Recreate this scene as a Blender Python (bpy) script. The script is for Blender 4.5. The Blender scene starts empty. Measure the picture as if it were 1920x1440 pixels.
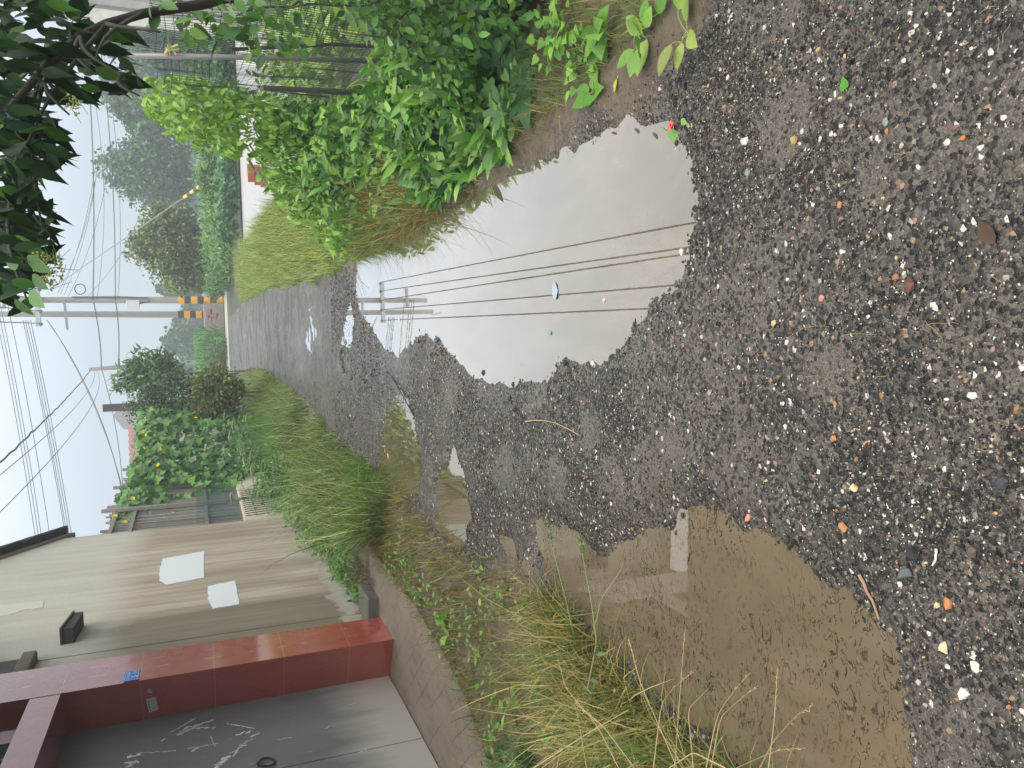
import bpy, math, random
import numpy as np
from mathutils import Matrix, Vector
rng = np.random.default_rng(7); random.seed(7)
SC = bpy.context.scene; COL = SC.collection
# ------------------------------------------------------------------ camera (phone turned on its side: world up points to the picture's left)
F, CAM_H = 1465.0, 1.5
PITCH, ROLL = math.radians(21.77), math.radians(2.4)
fwd = np.array([0, math.cos(PITCH), -math.sin(PITCH)]); _r = np.array([1., 0, 0]); _u = np.cross(_r, fwd)
RT = _r*math.cos(ROLL) - _u*math.sin(ROLL); UP = _r*math.sin(ROLL) + _u*math.cos(ROLL)
CPOS = np.array([0, 0, CAM_H])
cam = bpy.data.cameras.new('camera'); cam.sensor_fit = 'HORIZONTAL'; cam.angle = 2*math.atan(960/F)
cam.clip_start = 0.02; cam.clip_end = 2000
co = bpy.data.objects.new('camera', cam); COL.objects.link(co)
co.matrix_world = Matrix(((-UP[0], RT[0], -fwd[0], 0), (-UP[1], RT[1], -fwd[1], 0), (-UP[2], RT[2], -fwd[2], CAM_H), (0, 0, 0, 1)))
SC.camera = co
# ------------------------------------------------------------------ sky, sun, exposure
SUN_EL, SUN_ROT = math.radians(58), math.radians(140)
w = bpy.data.worlds.new('World'); SC.world = w; w.use_nodes = True
nt = w.node_tree; nt.nodes.clear()
def wn(t, **k):
    n = nt.nodes.new(t)
    for a, b in k.items(): setattr(n, a, b)
    return n
sky = wn('ShaderNodeTexSky', sky_type='NISHITA', sun_disc=False); sky.sun_elevation = SUN_EL; sky.sun_rotation = SUN_ROT
sky.air_density = 1.0; sky.dust_density = 2.0; sky.ozone_density = 1.0
hsv = wn('ShaderNodeHueSaturation'); hsv.inputs['Saturation'].default_value = 0.0; nt.links.new(sky.outputs[0], hsv.inputs['Color'])
tc = wn('ShaderNodeTexCoord'); sx = wn('ShaderNodeSeparateXYZ'); nt.links.new(tc.outputs['Generated'], sx.inputs[0])
ramp = wn('ShaderNodeValToRGB'); nt.links.new(sx.outputs['Z'], ramp.inputs[0])     # overcast: three times brighter overhead than at the horizon
SKY_RAMP = [(0.0, (.39, .45, .51)), (0.10, (.47, .55, .645)), (0.20, (.70, .785, .885)), (0.30, (1.08, 1.14, 1.21)), (0.55, (1.34, 1.34, 1.34)), (1.0, (2.65, 2.58, 2.5))]
el = ramp.color_ramp.elements
while len(el) < len(SKY_RAMP): el.new(0.5)
for e, (p, c) in zip(el, SKY_RAMP): e.position = p; e.color = tuple(v/3 for v in c) + (1,)
mul = wn('ShaderNodeMix', data_type='RGBA', blend_type='MULTIPLY'); mul.inputs[0].default_value = 0.0
cl = wn('ShaderNodeMix', data_type='RGBA', blend_type='MIX'); cl.inputs[0].default_value = 0.88   # cloud deck over the clear sky
up = wn('ShaderNodeVectorMath', operation='SCALE'); up.inputs['Scale'].default_value = 30.0
nt.links.new(ramp.outputs[0], up.inputs[0])
nt.links.new(hsv.outputs[0], cl.inputs[6]); nt.links.new(up.outputs[0], cl.inputs[7])
bg = wn('ShaderNodeBackground'); bg.inputs['Strength'].default_value = 0.1
nt.links.new(cl.outputs[2], bg.inputs['Color'])
wo = wn('ShaderNodeOutputWorld'); nt.links.new(bg.outputs[0], wo.inputs[0])
sl = bpy.data.lights.new('sun', 'SUN'); sl.energy = 1.3; sl.angle = math.radians(35); sl.color = (1, .96, .9)
so = bpy.data.objects.new('sun', sl); COL.objects.link(so)
az = SUN_ROT; sd = Vector((math.sin(az)*math.cos(SUN_EL), math.cos(az)*math.cos(SUN_EL), math.sin(SUN_EL)))
so.rotation_euler = sd.to_track_quat('Z', 'Y').to_euler(); so.location = (20, -20, 40)
SC.view_settings.view_transform = 'Standard'; SC.view_settings.look = 'None'; SC.view_settings.exposure = 0.42; SC.view_settings.gamma = 1
SC.cycles.max_bounces = 8; SC.cycles.transparent_max_bounces = 8; SC.cycles.volume_bounces = 1
# ------------------------------------------------------------------ surveying helpers: photograph pixel -> point of the place
def ray(X, Y):
    d = fwd*F + RT*((1440-Y)-720) - UP*(X-960); return d/np.linalg.norm(d)
def gp(X, Y, z=0.0):
    d = ray(X, Y); return CPOS + d*((z-CAM_H)/d[2])
def at(X, Y, y):
    d = ray(X, Y); return CPOS + d*(y/d[1])
def hit(X, Y, P0, N):
    d = ray(X, Y); return CPOS + d*(np.dot(np.array(P0)-CPOS, N)/np.dot(d, N))
HA = math.radians(5.1)                     # the lane and the house fronts run 5.1 degrees off north
ES = np.array([math.sin(HA), math.cos(HA), 0]); EN = np.array([math.cos(HA), -math.sin(HA), 0]); HO = np.array([-2.15, 6.65, 0.])
def hl(X, Y, n):                           # pixel -> house frame (n, s, z) on the plane n
    p = hit(X, Y, HO+EN*n, EN) - HO; return np.array([p@EN, p@ES, p[2]])
def hw(n, s, z=0.0): return HO + EN*n + ES*s + np.array([0, 0, z])
# ------------------------------------------------------------------ noise
_T = rng.random((256, 256))
def vn(x, y, sc, sd=0):
    x = np.asarray(x)/sc + sd*17.31; y = np.asarray(y)/sc + sd*9.77
    xi = np.floor(x).astype(int); yi = np.floor(y).astype(int); fx = x-xi; fy = y-yi
    fx = fx*fx*(3-2*fx); fy = fy*fy*(3-2*fy)
    g = lambda a, b: _T[a % 256, b % 256]
    return ((g(xi, yi)*(1-fx)+g(xi+1, yi)*fx)*(1-fy) + (g(xi, yi+1)*(1-fx)+g(xi+1, yi+1)*fx)*fy)*2-1
def ss(a, b, x): t = np.clip((x-a)/(b-a), 0, 1); return t*t*(3-2*t)
# ------------------------------------------------------------------ mesh helpers
def link(o, parent=None):
    COL.objects.link(o)
    if parent is not None: o.parent = parent
    return o
def mk(name, V, faces, mat, parent=None, col=None, smooth=False, mi=None):
    """numpy mesh; faces: list of arrays (k,3)/(k,4)"""
    if isinstance(faces, np.ndarray): faces = [faces]
    V = np.asarray(V, dtype=np.float32)
    me = bpy.data.meshes.new(name)
    me.vertices.add(len(V)); me.vertices.foreach_set('co', V.ravel())
    li = np.concatenate([np.asarray(f).ravel() for f in faces]).astype(np.int32)
    cnt = np.concatenate([np.full(len(f), np.asarray(f).shape[1]) for f in faces]).astype(np.int32)
    me.loops.add(len(li)); me.loops.foreach_set('vertex_index', li)
    me.polygons.add(len(cnt)); me.polygons.foreach_set('loop_start', np.concatenate([[0], np.cumsum(cnt)[:-1]]).astype(np.int32))
    me.polygons.foreach_set('loop_total', cnt)
    me.polygons.foreach_set('use_smooth', np.full(len(cnt), smooth))
    if mi is not None: me.polygons.foreach_set('material_index', np.asarray(mi, dtype=np.int32))
    if col is not None:
        a = me.attributes.new('Col', 'FLOAT_COLOR', 'POINT')
        c = np.ones((len(V), 4), dtype=np.float32); c[:, :3] = col; a.data.foreach_set('color', c.ravel())
    me.update(calc_edges=True); me.validate()
    for m in (mat if isinstance(mat, (list, tuple)) else [mat]): me.materials.append(m)
    return link(bpy.data.objects.new(name, me), parent)
class MB:
    """collects shapes for one part"""
    def __init__(s): s.v = []; s.q = []; s.t = []; s.c = []; s.n = 0
    def add(s, V, Q=None, T=None, C=None):
        V = np.asarray(V, float).reshape(-1, 3)
        if Q is not None and len(Q): s.q.append(np.asarray(Q)+s.n)
        if T is not None and len(T): s.t.append(np.asarray(T)+s.n)
        s.v.append(V); s.n += len(V)
        s.c.append(np.broadcast_to(np.array(C if C is not None else (1, 1, 1), float), (len(V), 3)))
        return s
    def box(s, lo, hi, C=None, bev=0.0):
        (a, b, c), (d, e, f) = lo, hi
        if bev > 0:
            k = bev; V = []; 
            for z, i in ((c, 1), (c+k, 0), (f-k, 0), (f, 1)):
                q = k if i else 0
                x0, x1, y0, y1 = a+q, d-q, b+q, e-q
                V += [(x0+k, y0, z), (x1-k, y0, z), (x1, y0+k, z), (x1, y1-k, z), (x1-k, y1, z), (x0+k, y1, z), (x0, y1-k, z), (x0, y0+k, z)]
            Q = [[r*8+i, r*8+(i+1) % 8, r*8+8+(i+1) % 8, r*8+8+i] for r in range(3) for i in range(8)]
            for base, fl in ((0, 1), (24, 0)):
                for qd in ([0, 1, 2, 7], [7, 2, 3, 6], [6, 3, 4, 5]):
                    qq = [base+i for i in qd]; Q.append(qq[::-1] if fl else qq)
            return s.add(V, Q, None, C)
        V = [(a, b, c), (d, b, c), (d, e, c), (a, e, c), (a, b, f), (d, b, f), (d, e, f), (a, e, f)]
        return s.add(V, [[3, 2, 1, 0], [4, 5, 6, 7], [0, 1, 5, 4], [1, 2, 6, 5], [2, 3, 7, 6], [3, 0, 4, 7]], None, C)
    def prism(s, poly, off, C=None):
        """closed polygon (k,3) extruded by the vector off"""
        P = np.asarray(poly, float); k = len(P); o = np.asarray(off, float)
        V = np.concatenate([P, P+o]); Q = [[i, (i+1) % k, k+(i+1) % k, k+i] for i in range(k)]
        c0 = P.mean(0); V = np.concatenate([V, [c0, c0+o]])
        T = [[2*k, (i+1) % k, i] for i in range(k)] + [[2*k+1, k+i, k+(i+1) % k] for i in range(k)]
        return s.add(V, Q, T, C)
    def tube(s, pts, rad, sides=6, C=None, cap=True):
        P = np.asarray(pts, float); n = len(P); rad = np.broadcast_to(np.asarray(rad, float), (n,))
        T = np.gradient(P, axis=0); T /= np.linalg.norm(T, axis=1)[:, None]+1e-12
        ref = np.array([0, 0, 1.]) if abs(T[:, 2]).mean() < .8 else np.array([1., 0, 0])
        A = np.cross(T, ref); A /= np.linalg.norm(A, axis=1)[:, None]+1e-12; B = np.cross(T, A)
        th = np.arange(sides)*2*math.pi/sides
        V = P[:, None]+rad[:, None, None]*(A[:, None]*np.cos(th)[None, :, None]+B[:, None]*np.sin(th)[None, :, None])
        i = np.arange(n-1)[:, None]*sides; j = np.arange(sides)[None]; j2 = (j+1) % sides
        Q = np.stack([i+j, i+sides+j, i+sides+j2, i+j2], -1).reshape(-1, 4)
        V = V.reshape(-1, 3); Tr = None
        if cap:
            V = np.concatenate([V, [P[0], P[-1]]]); k = len(V)-2
            Tr = [[k, a, (a+1) % sides] for a in range(sides)] + [[k+1, (n-1)*sides+(a+1) % sides, (n-1)*sides+a] for a in range(sides)]
        return s.add(V, Q, Tr, C)
    def build(s, name, mat, parent=None, smooth=False, off=None):
        V = np.concatenate(s.v)
        if off is not None: V = V-np.asarray(off)
        fs = []
        if s.q: fs.append(np.concatenate(s.q))
        if s.t: fs.append(np.concatenate(s.t))
        return mk(name, V, fs, mat, parent, np.concatenate(s.c), smooth)
def tag(o, label=None, cat=None, group=None, kind=None):
    if label: o['label'] = label
    if cat: o['category'] = cat
    if group: o['group'] = group
    if kind: o['kind'] = kind
    return o
def thing(name, label, cat, loc=(0, 0, 0), group=None, rz=0.0):
    o = bpy.data.objects.new(name, None); o.location = tuple(loc); o.rotation_euler = (0, 0, rz); o.empty_display_size = .1
    link(o); return tag(o, label, cat, group)
# ------------------------------------------------------------------ materials
def newmat(name):
    m = bpy.data.materials.new(name); m.use_nodes = True; t = m.node_tree; t.nodes.clear()
    out = t.nodes.new('ShaderNodeOutputMaterial'); p = t.nodes.new('ShaderNodeBsdfPrincipled'); t.links.new(p.outputs[0], out.inputs[0])
    return m, t, p, out
class NT:
    def __init__(s, t): s.t = t
    def n(s, typ, ins=None, **k):
        x = s.t.nodes.new(typ)
        for a, b in k.items(): setattr(x, a, b)
        for a, b in (ins or {}).items():
            if hasattr(b, 'is_linked'): s.t.links.new(b, x.inputs[a])
            else: x.inputs[a].default_value = b
        return x
    def noise(s, vec, scale, detail=4, rough=.55, dist=0):
        return s.n('ShaderNodeTexNoise', {'Vector': vec, 'Scale': scale, 'Detail': detail, 'Roughness': rough, 'Distortion': dist}).outputs['Fac']
    def ramp(s, fac, *stops):
        r = s.n('ShaderNodeValToRGB', {0: fac}); e = r.color_ramp.elements
        while len(e) < len(stops): e.new(.5)
        for a, (p, c) in zip(e, stops): a.position = p; a.color = (tuple(c) if not isinstance(c, (int, float)) else (c, c, c)) + (1,)
        return r.outputs[0]
    def mix(s, fac, a, b, blend='MIX'):
        x = s.n('ShaderNodeMix', data_type='RGBA', blend_type=blend)
        for i, v in ((0, fac), (6, a), (7, b)):
            if hasattr(v, 'is_linked'): s.t.links.new(v, x.inputs[i])
            else: x.inputs[i].default_value = v if i == 0 else tuple(v)+(1,)
        return x.outputs[2]
    def math(s, op, a, b=0.0, c=0.0, clamp=False):
        x = s.n('ShaderNodeMath', operation=op, use_clamp=clamp)
        for i, v in enumerate((a, b, c)):
            if hasattr(v, 'is_linked'): s.t.links.new(v, x.inputs[i])
            else: x.inputs[i].default_value = v
        return x.outputs[0]
    def pos(s): return s.n('ShaderNodeNewGeometry').outputs['Position']
    def obj(s): return s.n('ShaderNodeTexCoord').outputs['Object']
    def sep(s, v): return s.n('ShaderNodeSeparateXYZ', {0: v}).outputs
    def scale(s, v, xyz): return s.n('ShaderNodeVectorMath', {0: v, 1: xyz}, operation='MULTIPLY').outputs[0]
    def bump(s, h, strength, dist, nrm=None):
        i = {'Height': h, 'Strength': strength, 'Distance': dist}
        if nrm is not None: i['Normal'] = nrm
        return s.n('ShaderNodeBump', i).outputs[0]
    def attr(s): return s.n('ShaderNodeAttribute', attribute_name='Col').outputs['Color']
def leafmat(name, transl=.18, rough=.42, spec=.4):
    m, t, p, out = newmat(name); N = NT(t); c = N.attr(); pos = N.pos()
    c2 = N.mix(N.noise(pos, 45, 3), N.mix(1, c, (.85, .95, .75), 'MULTIPLY'), N.mix(1, c, (1.35, 1.42, 1.15), 'MULTIPLY'))
    t.links.new(c2, p.inputs['Base Color']); p.inputs['Roughness'].default_value = rough; p.inputs['Specular IOR Level'].default_value = spec
    tr = N.n('ShaderNodeBsdfTranslucent'); t.links.new(N.mix(1, c2, (1.1, 1.25, .55), 'MULTIPLY'), tr.inputs[0])
    mx = N.n('ShaderNodeMixShader', {0: transl, 1: p.outputs[0], 2: tr.outputs[0]}); t.links.new(mx.outputs[0], out.inputs[0])
    return m
def colmat(name, rough=.6, nsc=30, amt=.25, bump=0.0, metal=0.0, spec=.5):
    """the thing's own colour (attribute) with a little mottling"""
    m, t, p, out = newmat(name); N = NT(t); c = N.attr(); o = N.obj(); f = N.noise(o, nsc, 5, .6)
    t.links.new(N.mix(f, N.mix(1, c, (1-amt,)*3, 'MULTIPLY'), N.mix(1, c, (1+amt,)*3, 'MULTIPLY')), p.inputs['Base Color'])
    p.inputs['Roughness'].default_value = rough; p.inputs['Metallic'].default_value = metal; p.inputs['Specular IOR Level'].default_value = spec
    if bump: t.links.new(N.bump(f, .6, bump), p.inputs['Normal'])
    return m
M = {}
M['leaf'] = leafmat('leaf'); M['backlit_leaf'] = leafmat('backlit_leaf', .06, .45, .12); M['grass'] = leafmat('grass', .3, .5)
M['straw'] = colmat('straw', .6); M['stem'] = colmat('stem', .6, 40, .25, .002); M['bark'] = colmat('bark', .85, 25, .45, .01)
M['stone'] = colmat('stone', .45, 260, .35, .001, 0.0, .14); M['concrete'] = colmat('concrete', .8, 9, .3, .006); M['paint'] = colmat('paint', .45, 18, .12)
M['metal'] = colmat('metal', .45, 30, .2, 0, .5); M['cable'] = colmat('cable', .6); M['paper'] = colmat('paper', .8, 60, .1); M['petal'] = leafmat('petal', .3, .5)
M['brick'] = colmat('brick', .85, 35, .35, .004); M['wood'] = colmat('wood', .8, 22, .4, .004); M['plastic'] = colmat('plastic', .4)
def mat_ground():
    m, t, p, out = newmat('field_soil'); N = NT(t); P = N.pos()
    f = N.noise(P, .6, 6, .6); g = N.noise(P, 14, 4)
    c = N.mix(f, (.035, .045, .02), (.06, .085, .03)); c = N.mix(N.math('MULTIPLY', g, .6), c, (.07, .06, .04))
    t.links.new(c, p.inputs['Base Color']); p.inputs['Roughness'].default_value = .9; return m
def mat_lane():
    m, t, p, out = newmat('wet_gravel'); N = NT(t); P = N.pos()
    big = N.noise(P, .75, 5, .6); mid = N.noise(P, 3.2, 5, .65); fine = N.noise(P, 90, 3, .6)
    v1 = N.n('ShaderNodeTexVoronoi', {'Vector': P, 'Scale': 95.0, 'Randomness': 1.0}); v2 = N.n('ShaderNodeTexVoronoi', {'Vector': P, 'Scale': 230.0, 'Randomness': 1.0})
    r1 = N.n('ShaderNodeSeparateColor', {0: v1.outputs['Color']}).outputs; r2 = N.n('ShaderNodeSeparateColor', {0: v2.outputs['Color']}).outputs
    pal = ((0, (.010, .010, .0095)), (.34, (.020, .019, .018)), (.50, (.055, .048, .040)), (.72, (.036, .035, .033)), (.86, (.11, .10, .085)), (.945, (.26, .165, .10)), (.965, (.48, .45, .40)))
    s1 = N.ramp(r1[0], *pal); s2 = N.ramp(r2[0], *pal)
    for n in t.nodes:
        if n.type == 'VALTORGB': n.color_ramp.interpolation = 'CONSTANT'
    stone = N.mix(N.math('GREATER_THAN', r1[1], .45), s2, s1)
    mud = N.mix(mid, (.075, .065, .053), (.150, .131, .108)); mud = N.mix(N.ramp(N.noise(P, 160, 3, .7), (.40, 0.0), (.62, .75)), mud, (.022, .019, .016)); mud = N.mix(N.ramp(N.noise(P, 240, 2, .6), (.63, 0.0), (.70, .6)), mud, (.30, .27, .22))
    # how much mud shows between the stones
    a = N.attr(); aa = N.n('ShaderNodeSeparateColor', {0: a}).outputs        # R: mud, G: soil off the lane, B: wet
    mask = N.math('ADD', N.math('ADD', N.math('MULTIPLY', big, 1.1), N.math('MULTIPLY', mid, .9)), N.math('MULTIPLY', r1[2], .55))
    mm = N.math('ADD', N.math('MULTIPLY', N.math('SUBTRACT', mask, 1.28), 4.5), aa[0], clamp=True)
    c = N.mix(mm, stone, mud); c = N.mix(aa[1], c, N.mix(mid, (.06, .047, .032), (.15, .118, .082)))
    t.links.new(c, p.inputs['Base Color'])
    wet = N.math('MULTIPLY', N.ramp(N.noise(P, 1.1, 4, .6), (.42, 0.0), (.58, 1.0)), N.math('SUBTRACT', 1.0, aa[1]))
    wet = N.math('MAXIMUM', wet, aa[2]); wet = N.math('MAXIMUM', wet, N.math('MULTIPLY', mm, .6))
    rg = N.math('SUBTRACT', .60, N.math('MULTIPLY', wet, .42)); t.links.new(rg, p.inputs['Roughness'])
    h = N.math('ADD', N.math('MULTIPLY', N.math('SUBTRACT', 1.0, v1.outputs['Distance']), .75), N.math('MULTIPLY', v2.outputs['Distance'], -.35))
    hh = N.math('MULTIPLY', h, N.math('SUBTRACT', 1.0, N.math('MULTIPLY', mm, .93)))
    nb = N.bump(hh, .8, .006); nb = N.bump(fine, .14, .002, nb); t.links.new(nb, p.inputs['Normal'])
    p.inputs['Specular IOR Level'].default_value = .22
    return m
def mat_water(name, c1, c2, ripple_shade=0.0, ior=1.6, gain=2.2):
    m, t, p, out = newmat(name); N = NT(t); P = N.pos()
    f = N.ramp(N.noise(N.scale(P, (2.6, 1.2, 1.)), 1.4, 7, .68, .6), (.34, 0.0), (.66, 1.0)); c = N.mix(f, c1, c2)
    if ripple_shade:
        q = N.scale(P, (13., 24., 1.)); d = N.noise(q, 1.5, 3, .5, 1.8)
        pat = N.ramp(d, (.55, 0.0), (.575, 1.0), (.60, 1.0), (.63, 0.0)); zone = N.ramp(N.noise(P, 2.6, 4), (.36, 0.0), (.52, 1.0)); lit = N.math('MULTIPLY', N.ramp(d, (.63, 0.0), (.66, 1.0), (.70, 0.0)), zone); c = N.mix(N.math('MULTIPLY', lit, .55), c, (.20, .16, .10))
        c = N.mix(N.math('MULTIPLY', N.math('MULTIPLY', pat, zone), ripple_shade), c, (.03, .024, .016))  # dark and lit sides of the mud ripples, painted into the colour
    df = N.n('ShaderNodeBsdfDiffuse'); t.links.new(c, df.inputs[0])
    rip = N.noise(N.scale(P, (30., 30., 1.)), 1.0, 2, .5); nb = N.bump(rip, .03, .0005)
    gl = N.n('ShaderNodeBsdfGlossy', {'Color': (1, 1, 1, 1), 'Roughness': 0.0, 'Normal': nb})
    fr = N.n('ShaderNodeFresnel', {'IOR': ior, 'Normal': nb})
    mx = N.n('ShaderNodeMixShader', {0: N.math('MULTIPLY', fr.outputs[0], gain, clamp=True), 1: df.outputs[0], 2: gl.outputs[0]}); t.links.new(mx.outputs[0], out.inputs[0]); t.nodes.remove(p)
    return m
def mat_plaster():
    m, t, p, out = newmat('stained_plaster'); N = NT(t); o = N.obj(); X = N.sep(o)
    st = N.noise(N.scale(o, (6., 9., .7)), 1.0, 6, .65); st2 = N.noise(N.scale(o, (2., 2.2, .35)), 1.0, 5, .6); fine = N.noise(o, 60, 4)
    base = N.mix(N.ramp(st, (.38, 0.0), (.62, 1.0)), (.32, .265, .19), (.48, .435, .365))
    base = N.mix(N.math('MULTIPLY', N.ramp(st2, (.44, 0.0), (.66, 1.0)), .7), base, (.25, .195, .13))
    # damp brown plaster near the gate, paler peeling skirt, dark splash line
    edge = N.math('ADD', X[1], N.math('MULTIPLY', N.math('SUBTRACT', st2, .5), .9))
    damp = N.ramp(N.math('SUBTRACT', N.math('ADD', edge, N.math('MULTIPLY', X[2], .02)), 1.18), (.42, 1.0), (.66, 0.0))
    base = N.mix(N.math('MULTIPLY', damp, .9), base, N.mix(st, (.095, .080, .052), (.22, .185, .125)))
    low = N.math('ADD', X[2], N.math('MULTIPLY', N.math('SUBTRACT', N.noise(o, 3.5, 5, .6), .5), .55))
    skirt = N.ramp(low, (.30, 1.0), (.34, 0.0)); base = N.mix(N.math('MULTIPLY', skirt, .75), base, N.mix(N.noise(o, 7, 5), (.30, .27, .21), (.56, .54, .48)))
    base = N.mix(N.ramp(low, (.10, .9), (.16, 0.0)), base, (.13, .12, .09))
    base = N.mix(N.math('MULTIPLY', fine, .25), base, (.25, .22, .17))
    top = N.ramp(N.math('SUBTRACT', N.math('ADD', X[2], N.math('MULTIPLY', st2, .6)), 1.9), (.55, 0.0), (.95, .55)); base = N.mix(top, base, (.56, .54, .49))
    t.links.new(base, p.inputs['Base Color']); p.inputs['Roughness'].default_value = .9
    t.links.new(N.bump(N.math('ADD', N.noise(o, 25, 5, .7), N.math('MULTIPLY', skirt, -.4)), .5, .008), p.inputs['Normal']); return m
def mat_tile():
    m, t, p, out = newmat('red_tile'); N = NT(t); o = N.obj(); X = N.sep(o)
    f = N.noise(N.scale(o, (1., 1., .6)), 3.2, 6, .6, .8); c = N.mix(f, (.26, .040, .031), (.41, .086, .062))
    vein = N.ramp(N.noise(o, 2.4, 5, .6, 1.5), (.47, 0.0), (.5, .22), (.53, 0.0)); c = N.mix(vein, c, (.16, .02, .02))
    jt = N.math('LESS_THAN', N.math('MODULO', N.math('ADD', X[2], .6625), .535), .005); c = N.mix(jt, c, (.40, .16, .13))
    # scrapes along the front face
    sc = N.math('ADD', N.math('LESS_THAN', N.math('ABSOLUTE', N.math('SUBTRACT', X[1], .22)), .004), N.math('LESS_THAN', N.math('ABSOLUTE', N.math('SUBTRACT', X[1], .40)), .0025))
    sc = N.math('MULTIPLY', sc, N.ramp(N.noise(N.scale(o, (1., 1., 9.)), 1.0, 4), (.53, 0.0), (.58, .8))); c = N.mix(sc, c, (.6, .45, .38))
    t.links.new(c, p.inputs['Base Color']); p.inputs['Roughness'].default_value = .12; p.inputs['Coat Weight'].default_value = 1.0; p.inputs['Coat IOR'].default_value = 1.55; p.inputs['Coat Roughness'].default_value = .06
    t.links.new(N.bump(N.math('ADD', N.math('MULTIPLY', jt, -1.0), N.math('MULTIPLY', f, .12)), .3, .003), p.inputs['Normal']); return m
def mat_door():
    m, t, p, out = newmat('grey_door'); N = NT(t); o = N.obj(); X = N.sep(o)
    f = N.noise(N.scale(o, (3., 3., 1.)), 1.3, 6, .65); g = N.noise(o, 120, 4, .7); c = N.mix(f, (.085, .09, .092), (.175, .18, .18))
    c = N.mix(N.math('MULTIPLY', N.ramp(g, (.5, 0.0), (.75, 1.0)), .4), c, (.02, .02, .022))
    low = N.ramp(N.math('ADD', X[2], N.math('MULTIPLY', N.noise(N.scale(o, (9., 9., 1.)), 1.0, 5), -.55)), (.0, 1.0), (.42, 0.0)); c = N.mix(N.math('MULTIPLY', low, .85), c, (.40, .37, .32))
    spk = N.ramp(N.noise(N.scale(o, (26., 26., 12.)), 1.0, 3), (.70, 0.0), (.76, .5)); c = N.mix(spk, c, (.36, .37, .37))
    t.links.new(c, p.inputs['Base Color']); p.inputs['Roughness'].default_value = .5; t.links.new(N.bump(f, .3, .004), p.inputs['Normal']); return m
def mat_slab():
    m, t, p, out = newmat('scored_concrete'); N = NT(t); P = N.pos(); X = N.sep(P)
    wob = N.math('MULTIPLY', N.noise(P, 2.0, 3), .08)
    def fam(ax, ay, per, wd):
        q = N.math('ADD', N.math('ADD', N.math('MULTIPLY', X[0], ax), N.math('MULTIPLY', X[1], ay)), wob)
        return N.math('LESS_THAN', N.math('MODULO', N.math('ADD', q, 40.0), per), wd)
    g = N.math('MAXIMUM', fam(.80, .60, .17, .007), fam(-.62, .78, .19, .006))
    g = N.math('MULTIPLY', g, N.ramp(N.noise(P, 3.0, 4), (.38, .15), (.6, .9)))
    f = N.noise(P, 2.2, 6, .65); h = N.noise(N.scale(P, (9., 2.5, 1.)), 1.3, 5); c = N.mix(f, (.12, .095, .07), (.225, .185, .14)); c = N.mix(N.math('MULTIPLY', N.ramp(h, (.5, 0.0), (.7, 1.0)), .6), c, (.09, .08, .06))
    c = N.mix(N.math('MULTIPLY', g, .85), c, (.03, .025, .02)); t.links.new(c, p.inputs['Base Color'])
    p.inputs['Roughness'].default_value = .6; t.links.new(N.bump(N.math('ADD', N.noise(P, 60, 4), N.math('MULTIPLY', g, -1.2)), .6, .006), p.inputs['Normal']); return m
def mat_road(name, a, b, lines=True):
    m, t, p, out = newmat(name); N = NT(t); P = N.pos()
    f = N.noise(P, .5, 5, .6); s = N.noise(N.scale(P, (.25, 6., 1.)), 1.0, 4); c = N.mix(f, a, b); c = N.mix(N.math('MULTIPLY', s, .35), c, tuple(x*.6 for x in a))
    t.links.new(c, p.inputs['Base Color']); p.inputs['Roughness'].default_value = .5; t.links.new(N.bump(N.noise(P, 30, 4), .3, .004), p.inputs['Normal']); return m
M['ground'] = mat_ground(); M['lane'] = mat_lane(); M['plaster'] = mat_plaster(); M['tile'] = mat_tile(); M['door'] = mat_door(); M['slab'] = mat_slab()
M['road'] = mat_road('pale_road', (.30, .30, .29), (.42, .42, .41)); M['road_tan'] = mat_road('tan_road', (.36, .33, .27), (.48, .45, .38))
M['water'] = mat_water('puddle_water', (.085, .07, .045), (.15, .125, .09)); M['mud_water'] = mat_water('muddy_water', (.10, .077, .047), (.14, .110, .070), 1.0, 1.5, 1.55)
M['green_water'] = mat_water('green_brown_water', (.085, .068, .034), (.115, .092, .05), ior=1.55, gain=1.35)
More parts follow.
